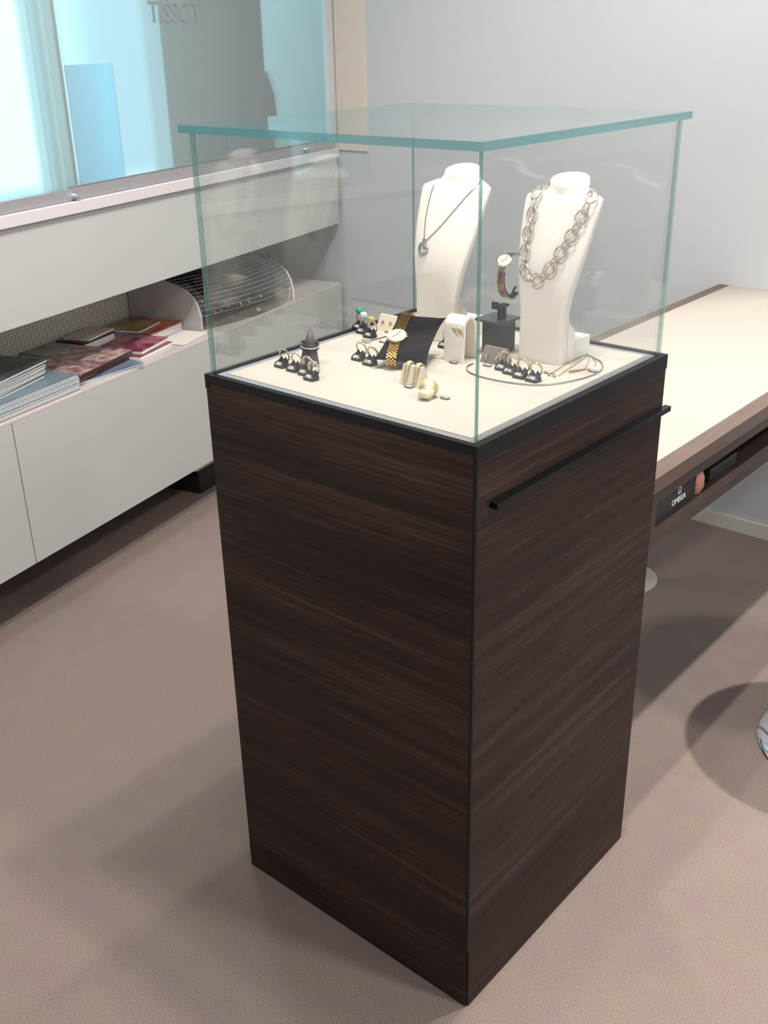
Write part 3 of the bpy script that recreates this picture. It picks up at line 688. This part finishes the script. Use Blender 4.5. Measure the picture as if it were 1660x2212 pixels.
ringdata = [
 (0.097, 0.434, '200.-', 'silver', 'slim silver ring, farthest left of the four silver rings near the grey cone', 'black ring holder under the farthest left silver ring, near the showcase corner', dict(twist=True)),
 (0.093, 0.404, '320.-', 'silver', 'silver ring with small stones, second of the four near the grey cone', 'black ring holder second in the group by the grey cone', dict(stones=5)),
 (0.090, 0.377, '450.-', 'silver', 'silver ring partly hidden behind the wide band, in front of the grey cone', 'black ring holder mostly hidden behind the 790 holder', dict(tub=0.0018)),
 (0.077, 0.352, '790.-', 'silver', 'wide silver band ring, nearest the viewer of the four by the cone', 'black ring holder nearest the viewer in the group by the cone, price 790', dict(tub=0.0021)),
 (0.195, 0.364, '820.-', 'palegold', 'pale gold ring with small stones, farther of the pair left of the velvet pillow', 'black ring holder priced 820 beside the velvet pillow', dict(stones=4)),
 (0.186, 0.333, '1370.-', 'palegold', 'pale gold ring touching the velvet pillow corner', 'black ring holder priced 1370 touching the pillow corner', dict(stones=3, twist=True)),
 (0.334, 0.488, '180.-', 'silver', 'silver ring with round green stone near the rear glass', 'black ring holder under the green stone ring', dict(big='green', bigR=0.0075)),
 (0.318, 0.465, '165.-', 'silver', 'silver ring with large clear crystal between the green and yellow stones', 'black ring holder middle of the three large stone rings', dict(big='crystal', bigR=0.007)),
 (0.305, 0.437, '190.-', 'palegold', 'gold ring with large yellow-green stone beside the beige earring card', 'black ring holder under the yellow-green stone ring', dict(big='olive', bigR=0.0065)),
 (0.330, 0.299, '310.-', 'silver', 'silver ring peeking out between the velvet pillow and the white arch', 'black ring holder behind the velvet pillow corner', dict(stones=3)),
 (0.285, 0.157, '290.-', 'rose', 'rose ring farthest back of the four beside the taupe earring card', 'black ring holder priced 290 beside the taupe card', dict(twist=True)),
 (0.276, 0.137, '810.-', 'rose', 'crystal-set ring second from the taupe earring card', 'black ring holder priced 810 second from the taupe card', dict(stones=5)),
 (0.268, 0.114, '490.-', 'palegold', 'pale gold ring on the 490 holder in front of the right bust', 'black ring holder priced 490 in front of the right bust', dict(tub=0.0017)),
 (0.265, 0.090, '1340.-', 'palegold', 'gold ring with bright stone nearest the right glass on the 1340 holder', 'black ring holder priced 1340 nearest the curved collar front', dict(stones=2, tub=0.0015)),
]
MM = dict(silver=M_silver, palegold=mat('light_gold_ring', rgb(222, 205, 170), 0.15, 1.0), rose=M_rose)
BM = dict(green=M_green, crystal=M_crystal, olive=M_olive)
for x, y, pr_, mk, rl, hl, kw in ringdata:
    holder(x, y, pr_, hl); kw = dict(kw)
    if 'big' in kw: kw['big'] = BM[kw['big']]
    ring(x, y, MM[mk], rl, 'rings on black holders', **kw)

# ---- small grey price tags lying on the deck
TAG = None
def price_tag(x, y, s, label):
    global TAG
    r = tag(empty('price_tag', (x, y, DZ)), label, 'price tag', 'small grey price tags on the cream deck')
    if TAG is None:
        bm = bmesh.new(); w, d, c = 0.0072, 0.0042, 0.0022
        prism(bm, [(-d, -w+c), (-d, w-c), (-d+c, w), (d-c, w), (d, w-c), (d, -w+c), (d-c, -w), (-d+c, -w)], 2, 0, 0.0018)
        bmesh.ops.recalc_face_normals(bm, faces=bm.faces); TAG = bpy.data.meshes.new('tag_plate'); bm.to_mesh(TAG); bm.free(); TAG.materials.append(M_tag)
    o = bpy.data.objects.new('tag_plate', TAG); COL.objects.link(o); o.parent = r
    text('price_digits', s, 0.0058, M_white, r, Vector((0, 0, 0.0019)), (0, -1, 0), (1, 0, 0), 0.00006, shear=0.3, bold=0.00010)
for x, y, s, l in [(0.346, 0.432, '85', 'grey price tag at the foot of the beige stud earring card'), (0.293, 0.399, '145', 'grey price tag beside the pendant end of the silver chain'),
                   (0.134, 0.215, '051', 'grey price tag at the foot of the hoop earring stand'), (0.125, 0.143, '212', 'grey price tag right of the wide gold ring, nearest the front glass corner'),
                   (0.268, 0.236, '195', 'grey price tag at the foot of the white arch'), (0.286, 0.186, '295', 'grey price tag in front of the taupe earring card'),
                   (0.309, 0.093, '150', 'grey price tag in front of the right bust beside the fine chains'), (0.355, 0.045, '320', 'grey price tag inside the right end of the wire collar')]:
    price_tag(x, y, s, l)

# ---- dark cone with a ring on it
def tilted(o, ax, ang): o.rotation_euler = (ang*ax[0], ang*ax[1], 0)
cn_ = tag(empty('ring_cone', (0.129, 0.407, DZ)), 'dark grey pointed ring cone standing among the silver rings', 'ring cone')
tilted(cn_, (0.3, -0.10), 0.35*0.6)
bm = bmesh.new(); lathe(bm, [(0, 0), (0.0150, 0), (0.0150, 0.0015), (0.0098, 0.031), (0.0092, 0.034), (0.0, 0.064)], 32); fin('cone_body', bm, M_cone, cn_, smooth=True)
cn_.rotation_euler = (0.10, -0.02, 0)
rg = tag(empty('ring', (0.129, 0.407, DZ+0.001)), 'sparkling ring slipped over the dark grey cone', 'ring'); rg.rotation_euler = (0.10, -0.02, 0)
bm = bmesh.new(); torus(bm, 0.0128, 0.0017, 40, 8, Matrix.Translation((0, 0, 0.0300))); fin('crystal_band', bm, M_crystal, rg, smooth=True)
bm = bmesh.new(); torus(bm, 0.0125, 0.0019, 40, 8, Matrix.Translation((0, 0, 0.0268))); torus(bm, 0.0128, 0.0019, 40, 8, Matrix.Translation((0, 0, 0.0334))); fin('dark_band', bm, mat('dark_band', rgb(70, 66, 68), 0.3, 0.5), rg, smooth=True)

# ---- earring cards
def card(x0, x1, xb, y0, y1, h, m, label, name='earring_card'):
    r = tag(empty(name, (x0, (y0+y1)/2, DZ)), label, 'earring card')
    w = (y1-y0)/2
    bm = bmesh.new(); prism(bm, [(0, 0), (x1-x0, h), (x1-x0+0.004, h), (xb-x0, 0)], 1, -w, w)
    fin('card_body', bm, m, r); return r
card(0.347, 0.361, 0.392, 0.423, 0.462, 0.0245, M_beige, 'beige card block holding two gold stud earrings at the back of the case')
for s, l in ((1, 'left'), (-1, 'right')):
    r = tag(empty('stud_earring', (0.3535, 0.4425+s*0.0085, DZ+0.0135)), 'small gold stud earring, %s one on the beige card' % l, 'earring', 'stud earrings on the beige card')
    bm = bmesh.new(); torus(bm, 0.0024, 0.0008, 16, 6, Matrix.Rotation(PI/2, 4, 'Y')); fin('loop', bm, M_gold, r, smooth=True)
    bm = bmesh.new(); bmesh.ops.create_icosphere(bm, subdivisions=1, radius=0.0013); bmesh.ops.translate(bm, verts=bm.verts, vec=(-0.001, 0, 0.003)); fin('stone', bm, M_crystal, r)
card(0.297, 0.310, 0.325, 0.167, 0.208, 0.023, M_taupe, 'taupe card with two silver dangling earrings beside the black pedestal')
for s, l in ((1, 'left'), (-1, 'right')):
    r = tag(empty('drop_earring', (0.3015, 0.1875+s*0.009, DZ+0.0125)), 'silver dangling earring, %s one on the taupe card' % l, 'earring', 'drop earrings on the taupe card')
    bm = bmesh.new()
    tube(bm, [(-0.0005, 0, 0.007), (-0.001, -0.001, 0.002), (-0.0025, 0.001, -0.003), (-0.002, 0, -0.008)], [0.0006, 0.0016, 0.0014, 0.0008], 8)
    tube(bm, [(-0.001, -0.004, 0.002), (-0.0015, 0, 0.0015), (-0.002, 0.004, -0.001)], [0.0006, 0.0012, 0.0006], 8)
    fin('drop', bm, M_silver, r, smooth=True)
# hoop earring stand: two grooved ribs with hoops over the top
hs = tag(empty('hoop_stand', (0.139, 0.219, DZ)), 'beige leaning stand carrying two wide hoop earrings beside the pillow', 'earring stand')
bm = bmesh.new(); prism(bm, [(0, 0), (0.010, 0.027), (0.015, 0.027), (0.026, 0)], 1, -0.018, 0.018); fin('stand_body', bm, M_beige, hs)
for s, l in ((1, 'left'), (-1, 'right')):
    r = tag(empty('hoop_earring', (0.150, 0.219+s*0.0088-0.0005, DZ+0.0265)), 'wide matt gold hoop earring, %s one on the beige stand' % l, 'earring', 'hoop earrings on the beige stand')
    bm = bmesh.new(); pts = [(-0.0105, 0, -0.020), (-0.0082, 0, -0.012), (-0.0062, 0, -0.004), (-0.004, 0, 0.0015), (0.0, 0, 0.0045), (0.005, 0, 0.004), (0.0085, 0, -0.002), (0.0105, 0, -0.010)]
    cpt = catmull(pts, 5); A = []
    for i, p in enumerate(cpt):
        a = cpt[max(i-1, 0)]; b = cpt[min(i+1, len(cpt)-1)]; t = (b-a).normalized(); nn = Vector((-t.z, 0, t.x))
        A.append([bm.verts.new(p+nn*(0.0014*math.cos(q))+Vector((0, 0.0036*math.sin(q), 0))) for q in [2*PI*k/10 for k in range(10)]])
    for P1, P2 in zip(A, A[1:]):
        for k in range(10): bm.faces.new((P1[k], P1[(k+1) % 10], P2[(k+1) % 10], P2[k]))
    bm.faces.new(A[0][::-1]); bm.faces.new(A[-1]); fin('hoop', bm, mat('matt_gold_hoop', rgb(226, 206, 164), 0.3, 0.6), r, smooth=True)
# wide gold ring lying near front
wr = tag(empty('wide_ring', (0.118, 0.166, DZ+0.0125)), 'large brushed gold domed ring lying near the front corner', 'ring')
bm = bmesh.new(); A = []
mt0 = Matrix.Rotation(0.25, 4, 'Z') @ Matrix.Rotation(PI/2-0.45, 4, 'Y')
for k in range(40):
    a = 2*PI*k/40; hw = 0.0062
    A.append([bm.verts.new(mt0 @ Vector(((0.0118+0.0016*(1-(w_/hw)**2)+th_)*math.cos(a), (0.0118+0.0016*(1-(w_/hw)**2)+th_)*math.sin(a), w_)))
              for w_, th_ in ((-hw, 0), (-hw*0.6, 0), (0, 0), (hw*0.6, 0), (hw, 0), (hw*0.9, -0.0013), (0, -0.0028), (-hw*0.9, -0.0013))])
for k in range(40):
    for j in range(8): bm.faces.new((A[k][j], A[k][(j+1) % 8], A[(k+1) % 40][(j+1) % 8], A[(k+1) % 40][j]))
fin('wide_band', bm, M_palegold, wr, smooth=True)
bm = bmesh.new(); bmesh.ops.create_uvsphere(bm, u_segments=20, v_segments=12, radius=0.0095)
for v in bm.verts:
    v.co = Vector((v.co.x*0.75, math.copysign(abs(v.co.y/0.0095)**0.7, v.co.y)*0.0098, math.copysign(abs(v.co.z/0.0095)**0.7, v.co.z)*0.0062))
fin('domed_top', bm, mat('cream_gold_top', rgb(228, 219, 186), 0.5, 0.15), wr, loc=(-0.014, -0.004, -0.004), smooth=True)

# ---- watches
def band_strip(bm, pts, side, width, th, rows=5, pitch=0.0030, m=0):
    P_ = resample(pts, max(3, int(sum((Vector(b)-Vector(a)).length for a, b in zip(pts, pts[1:]))/pitch)))
    sd = Vector(side).normalized(); cw = width/rows
    for i in range(len(P_)-1):
        for j in range(rows):
            off = 0.5 if j % 2 else 0.0
            if i+off >= len(P_)-1: continue
            c = P_[i].lerp(P_[i+1], 0.5+off*0.999) if off == 0 else P_[i+1]
            t = (P_[i+1]-P_[i]).normalized(); n_ = t.cross(sd).normalized(); s_ = n_.cross(t)
            cc_ = c+s_*((j+0.5)*cw-width/2)
            l = pitch*0.40; w_ = cw*0.42; h = th/2
            V = []
            for dz, k in ((-h, 1.0), (h*0.2, 1.0), (h, 0.6)):
                V.append([bm.verts.new(cc_+t*(a*l*k)+s_*(b*w_*k)+n_*dz) for a, b in ((-1, -1), (1, -1), (1, 1), (-1, 1))])
            for L, H in zip(V, V[1:]):
                for q in range(4): bm.faces.new((L[q], L[(q+1) % 4], H[(q+1) % 4], H[q]))
            bm.faces.new(V[0][::-1]); bm.faces.new(V[-1])
def watch_head(parent, mt, R, case_m, m_hand):
    """mt: local frame, Z outwards, Y towards 12"""
    o = bmesh.new(); lathe(o, [(0, -0.0028), (R*0.9, -0.0028), (R*1.0, -0.001), (R*1.0, 0.0008), (R*0.95, 0.0018), (R*0.87, 0.0021), (R*0.86, 0.0015), (0, 0.0015)], 40)
    fin('watch_case', o, case_m, parent, mtx=mt, smooth=True)
    o = bmesh.new(); lathe(o, [(0, 0.0016), (R*0.86, 0.0016), (R*0.86, 0.0019), (0, 0.0019)], 40); d = fin('dial', o, M_dial, parent, mtx=mt)
    o = bmesh.new(); bx(o, -0.0004, 0.0004, -0.001, R*0.55, 0.0021, 0.0023); h1 = fin('hand', o, m_hand, d); h1.rotation_euler = (0, 0, 2.4)
    o = bmesh.new(); bx(o, -0.0003, 0.0003, -0.001, R*0.72, 0.0023, 0.0025); h2 = fin('hand', o, m_hand, d); h2.rotation_euler = (0, 0, -0.3)
    o = bmesh.new()
    for k in range(12):
        g = bmesh.new(); a = 2*PI*k/12; q = Vector((math.cos(a), math.sin(a), 0))*R*0.72; g.free(); bx(o, q.x-0.0002, q.x+0.0002, q.y-0.0005, q.y+0.0005, 0.0019, 0.0021)
    fin('hour_markers', o, M_gold, d)
    o = bmesh.new(); tube(o, [(R*1.0, 0, 0), (R*1.14, 0, 0)], 0.0011, 10); fin('crown', o, case_m, parent, mtx=mt, smooth=True)

# black velvet pillow on a hidden prop
E_ = Vector((0.33, -0.944, 0)).normalized()
Dv = Vector((0.0962, 0.0336, 0.045)); Dv = (Dv-E_*Dv.dot(E_)).normalized(); Nn = E_.cross(Dv)
if Nn.z < 0: Nn = -Nn
pm = frame_mtx(Vector((0.188, 0.277, DZ+0.0135)), E_, Dv, Nn)
def pil_z(u, v): # half thickness
    return 0.0115*max(0.0, (1-abs(u)**2.6))**0.55*max(0.0, (1-abs(v)**2.6))**0.55
def pil_xy(u, v):
    hw = (0.0415-0.0035*(v+1)/2)*(1-0.10*(1-v*v)*abs(u)**3)
    hv = 0.055*(1-0.05*(1-u*u)*abs(v)**3)
    return u*hw*(1+0.05*(abs(v)**6)), 0.055+v*hv*(1+0.03*abs(u)**6)
pw = tag(empty('velvet_pillow', (0, 0, 0)), 'black velvet pillow propped at a slant carrying the gold watch', 'pillow'); pw.matrix_world = pm
bm = bmesh.new(); NU = 28; gt = []; gb = []
for i in range(NU+1):
    rt_, rb_ = [], []
    for j in range(NU+1):
        u, v = -1+2*i/NU, -1+2*j/NU; x, y = pil_xy(u, v); z_ = pil_z(u, v)
        rt_.append(bm.verts.new((x, y, z_)))
        rb_.append(rt_[-1] if i in (0, NU) or j in (0, NU) else bm.verts.new((x, y, -z_)))
    gt.append(rt_); gb.append(rb_)
for i in range(NU):
    for j in range(NU):
        bm.faces.new((gt[i][j], gt[i+1][j], gt[i+1][j+1], gt[i][j+1])); bm.faces.new((gb[i][j], gb[i][j+1], gb[i+1][j+1], gb[i+1][j]))
fin('cushion', bm, M_velvet, pw, smooth=True)
bm = bmesh.new(); prism(bm, [(0.02, -0.004), (0.09, -0.004), (0.095, -0.045), (0.085, -0.045)], 0, -0.012, 0.012); fin('prop', bm, M_blackp, pw)
# gold watch wrapped round it (left part of the pillow)
gw = tag(empty('gold_watch', (0, 0, 0)), 'gold bracelet watch with oval ivory dial wrapped around the velvet pillow', 'watch'); gw.matrix_world = pm
def pil_pt(xx, yy, off):
    v = (yy-0.055)/0.055; hw = (0.0415-0.0035*(v+1)/2); u = xx/hw
    return Vector((xx, yy, pil_z(max(-1, min(1, u)), max(-1, min(1, v)))+off))
def line(y):  # x along the band
    return -0.0125-0.0075*((y-0.0)/0.11)
up = [pil_pt(line(y), y, 0.0016) for y in [0.050+0.0028*i for i in range(21)]]+[Vector((line(0.11)-0.0008, 0.1115, 0.002)), Vector((line(0.11), 0.1125, -0.004))]
dn = [Vector((line(0), -0.002, -0.0095)), Vector((line(0), -0.0030, -0.003)), Vector((line(0), 0.0000, 0.0045))]+[pil_pt(line(y), y, 0.0016) for y in [0.004+0.0028*i for i in range(11)]]
bm = bmesh.new(); band_strip(bm, up, (1, 0, 0), 0.0175, 0.0030, 5, 0.0040); band_strip(bm, dn, (1, 0, 0), 0.0165, 0.0030, 5, 0.0040)
fin('gold_bracelet', bm, M_gold, gw, smooth=False)
hc = pil_pt(line(0.042), 0.041, 0.0045)
watch_head(gw, frame_mtx(hc, Vector((1, 0, 0)), Vector((0, 1, 0)), Vector((0, 0, 1))), 0.0158, mat('champagne_case', rgb(226, 212, 180), 0.2, 0.9), M_hand)

# white arch with rose earrings
ar = tag(empty('arch_stand', (0.29, 0.242, DZ)), 'white arched earring stand between the pillow and the black pedestal', 'earring stand')
bm = bmesh.new(); outer = [(-0.016, 0.0), (-0.0125, 0.045)]+[(0.0025-0.0150*math.cos(a), 0.052+0.0165*math.sin(a)) for a in [PI*k/14 for k in range(1, 14)]]+[(0.0175, 0.045), (0.021, 0.0)]
inner = [(-0.0125, 0.0), (-0.0095, 0.045)]+[(0.0025-0.012*math.cos(a), 0.0515+0.0135*math.sin(a)) for a in [PI*k/14 for k in range(1, 14)]]+[(0.0145, 0.045), (0.0175, 0.0)]
A = [[bm.verts.new((a, yv, b)) for a, b in outer] for yv in (-0.0185, 0.0185)]; B = [[bm.verts.new((a, yv, b)) for a, b in inner] for yv in (-0.0185, 0.0185)]
for k in range(len(outer)-1):
    bm.faces.new((A[0][k], A[0][k+1], A[1][k+1], A[1][k])); bm.faces.new((B[0][k], B[1][k], B[1][k+1], B[0][k+1]))
    for j in (0, 1): bm.faces.new((A[j][k], B[j][k], B[j][k+1], A[j][k+1]))
for k in (0, len(outer)-1): bm.faces.new((A[0][k], A[1][k], B[1][k], B[0][k]))
fin('arch', bm, M_bust, ar, smooth=True)
for s, l in ((0.006, 'left'), (-0.004, 'right')):
    r = tag(empty('gem_earring', (0.2735, 0.242+s-0.009, DZ+0.049)), 'rose gold and crystal earring, %s one hanging on the white arch' % l, 'earring', 'rose gold earrings on the white arch')
    bm = bmesh.new(); torus(bm, 0.0052 if s > 0 else 0.006, 0.0008, 20, 6, frame_mtx((0, 0, 0), Vector((0, .7, .7)), Vector((-.5, -.6, .6)).normalized(), Vector((1, 0, 0))), 0.6); fin('loop', bm, M_gold, r, smooth=True)
    bm = bmesh.new()
    bmesh.ops.create_icosphere(bm, subdivisions=1, radius=0.0022); bmesh.ops.translate(bm, verts=bm.verts, vec=(-0.001, 0.001, 0.005)); fin('crystal', bm, M_crystal, r)

# black pedestal with watch
ws = tag(empty('watch_pedestal', (0.362, 0.222, DZ)), 'black box pedestal with C-shaped cuff between the two busts', 'watch stand')
fin('pedestal_box', box(-0.015, 0.024, -0.018, 0.018, 0, 0.0495, 0.0006), mat('pedestal_black', rgb(34, 32, 36), 0.25), ws)
fin('top_plate', box(-0.026, 0.026, -0.026, 0.026, 0.0498, 0.0535, 0.0006), mat('plate_black', rgb(60, 58, 62), 0.12), ws)
fin('post', box(-0.004, 0.004, -0.014, -0.002, 0.0535, 0.071, 0.0004), M_black, ws)
bm = box(-0.020, 0.012, -0.014, -0.002, 0.071, 0.0745, 0.0004); bx(bm, -0.020, -0.0165, -0.014, -0.002, 0.0745, 0.082, 0.0004)
fin('bracket', bm, M_black, ws)
RC = Vector((0.024, -0.008, 0.1145)); Rr = 0.0335
arc = [RC+Vector((Rr*0.9*math.cos(a), 0, Rr*math.sin(a))) for a in [math.radians(160+i*8) for i in range(18)]]
bm = bmesh.new()
A = []
for i, p in enumerate(arc):
    d = (p-RC).normalized(); A.append([bm.verts.new(p+d*dz+Vector((0, dy, 0))) for dy, dz in ((-0.005, -0.004), (0.005, -0.004), (0.005, -0.001), (-0.005, -0.001))])
for P1, P2 in zip(A, A[1:]):
    for k in range(4): bm.faces.new((P1[k], P1[(k+1) % 4], P2[(k+1) % 4], P2[k]))
bm.faces.new(A[0][::-1]); bm.faces.new(A[-1])
tube(bm, [arc[-1]+Vector((-0.002, 0, 0)), arc[-1]+Vector((-0.008, 0, 0.006)), arc[-1]+Vector((-0.001, 0, 0.011))], 0.0022, 6)
fin('cuff', bm, M_black, ws)
w2 = tag(empty('bracelet_watch', (0.362, 0.222, DZ)), 'two-tone bracelet watch with round dial on the black cuff', 'watch')
bpts = [RC+Vector(((Rr+0.001)*0.9*math.cos(a), 0, (Rr+0.001)*math.sin(a))) for a in [math.radians(148+i*4) for i in range(34)]]
bp2 = [RC+Vector(((Rr+0.001)*0.9*math.cos(a), 0, (Rr+0.001)*math.sin(a))) for a in [math.radians(60+i*4) for i in range(15)]]
bm = bmesh.new(); band_strip(bm, bpts, (0, -1, 0), 0.0125, 0.002, 5, 0.0028); band_strip(bm, bp2, (0, -1, 0), 0.0125, 0.002, 5, 0.0028)
fin('two_tone_bracelet', bm, M_bigold, w2)
ang = math.radians(132); dn_ = Vector((math.cos(ang)*0.95, -0.25, math.sin(ang))).normalized(); pc = RC+Vector((Rr*0.9*math.cos(ang), 0, Rr*math.sin(ang)))+dn_*0.003
xx = Vector((0, -1, 0)); xx = (xx-dn_*xx.dot(dn_)).normalized()
watch_head(w2, frame_mtx(pc, xx, dn_.cross(xx), dn_), 0.0118, M_silver, M_silverd)

# ---- wire collar, fine chains on the deck, silver chain at the back
wc = tag(empty('wire_collar', (0.33, 0.12, DZ)), 'thin rigid wire collar necklace lying in a wide loop around the right rings', 'necklace')
cpts = [(0.280, 0.208), (0.262, 0.206), (0.243, 0.190), (0.234, 0.165), (0.232, 0.135), (0.237, 0.100), (0.249, 0.073), (0.272, 0.054), (0.311, 0.039), (0.345, 0.035), (0.376, 0.041), (0.403, 0.060), (0.418, 0.083), (0.425, 0.098)]
bm = bmesh.new(); tube(bm, [(x-0.33, y-0.12, 0.0013) for x, y, _ in catmull([(a, b, 0) for a, b in cpts], 8)], 0.0011, 8); fin('wire', bm, M_silver, wc, smooth=True)
fc = tag(empty('fine_chain_necklace', (0.36, 0.07, DZ)), 'fine gold chain with two small drops lying inside the wire collar', 'necklace')
def ch_(pts, r=0.0005): 
    b_ = bmesh.new(); return tube(b_, [(x-0.36, y-0.07, 0.0008) for x, y, _ in catmull([(a, b, 0) for a, b in pts], 6)], r, 6)
fin('chain_strand', ch_([(0.424, 0.094), (0.385, 0.100), (0.345, 0.093), (0.304, 0.087)]), M_gold, fc, smooth=True)
fin('chain_strand', ch_([(0.423, 0.093), (0.385, 0.086), (0.345, 0.080), (0.304, 0.073)]), M_gold, fc, smooth=True)
for x, y in ((0.300, 0.086), (0.299, 0.076), (0.303, 0.080)):
    bm = bmesh.new(); lathe(bm, [(0, 0), (0.0022, 0.0008), (0.0026, 0.002), (0.001, 0.0035), (0, 0.0036)], 12); fin('drop', bm, M_gold, fc, loc=(x-0.36, y-0.07, 0.0002), smooth=True)
f2 = tag(empty('fine_chain_necklace', (0.36, 0.07, DZ)), 'fine chain ending in a folded clasp next to the tag at the collar end', 'necklace')
fin('chain_strand', ch_([(0.4235, 0.092), (0.395, 0.076), (0.372, 0.066), (0.352, 0.060)]), M_gold, f2, smooth=True)
fin('chain_strand', ch_([(0.424, 0.091), (0.402, 0.068), (0.385, 0.058), (0.378, 0.056)]), M_gold, f2, smooth=True)
fin('clasp', ch_([(0.352, 0.060), (0.334, 0.066), (0.331, 0.070), (0.336, 0.072), (0.352, 0.063), (0.360, 0.052)], 0.0008), M_gold, f2, smooth=True)
sc_ = tag(empty('bar_pendant_chain', (0.31, 0.42, DZ)), 'silver chain with small square end lying between the stone rings and the pillow', 'necklace')
bm = bmesh.new(); tube(bm, [(x-0.31, y-0.42, 0.0009) for x, y, _ in catmull([(0.282, 0.4205, 0), (0.315, 0.417, 0), (0.355, 0.4165, 0), (0.392, 0.418, 0)], 6)], 0.0009, 6); fin('chain_strand', bm, M_silverd, sc_, smooth=True)
fin('square_end', box(-0.038, -0.028, -0.0055, 0.0075, 0, 0.0055, 0.0008), mat('pale_green_gem', rgb(190, 198, 186), 0.1, 0.4), sc_)

# ---- ceiling lamps (outside the view): fittings of the spots, some of the added fill spots included
for (x, y) in ((0.445, -0.047), (0.234, 0.19), (0.83, 0.43), (1.36, -0.65), (-1.3, 1.0), (0.5, -1.7)):
    bm = bmesh.new(); lathe(bm, [(0.045, 3.299), (0.045, 3.29), (0.032, 3.29), (0.030, 3.299)], 24)
    tag(fin('ceiling_downlight', bm, M_steel, loc=(x, y, 0), smooth=True), 'recessed ring downlight in the ceiling above the shop floor, out of view', 'ceiling lamp', 'ceiling downlights out of view')
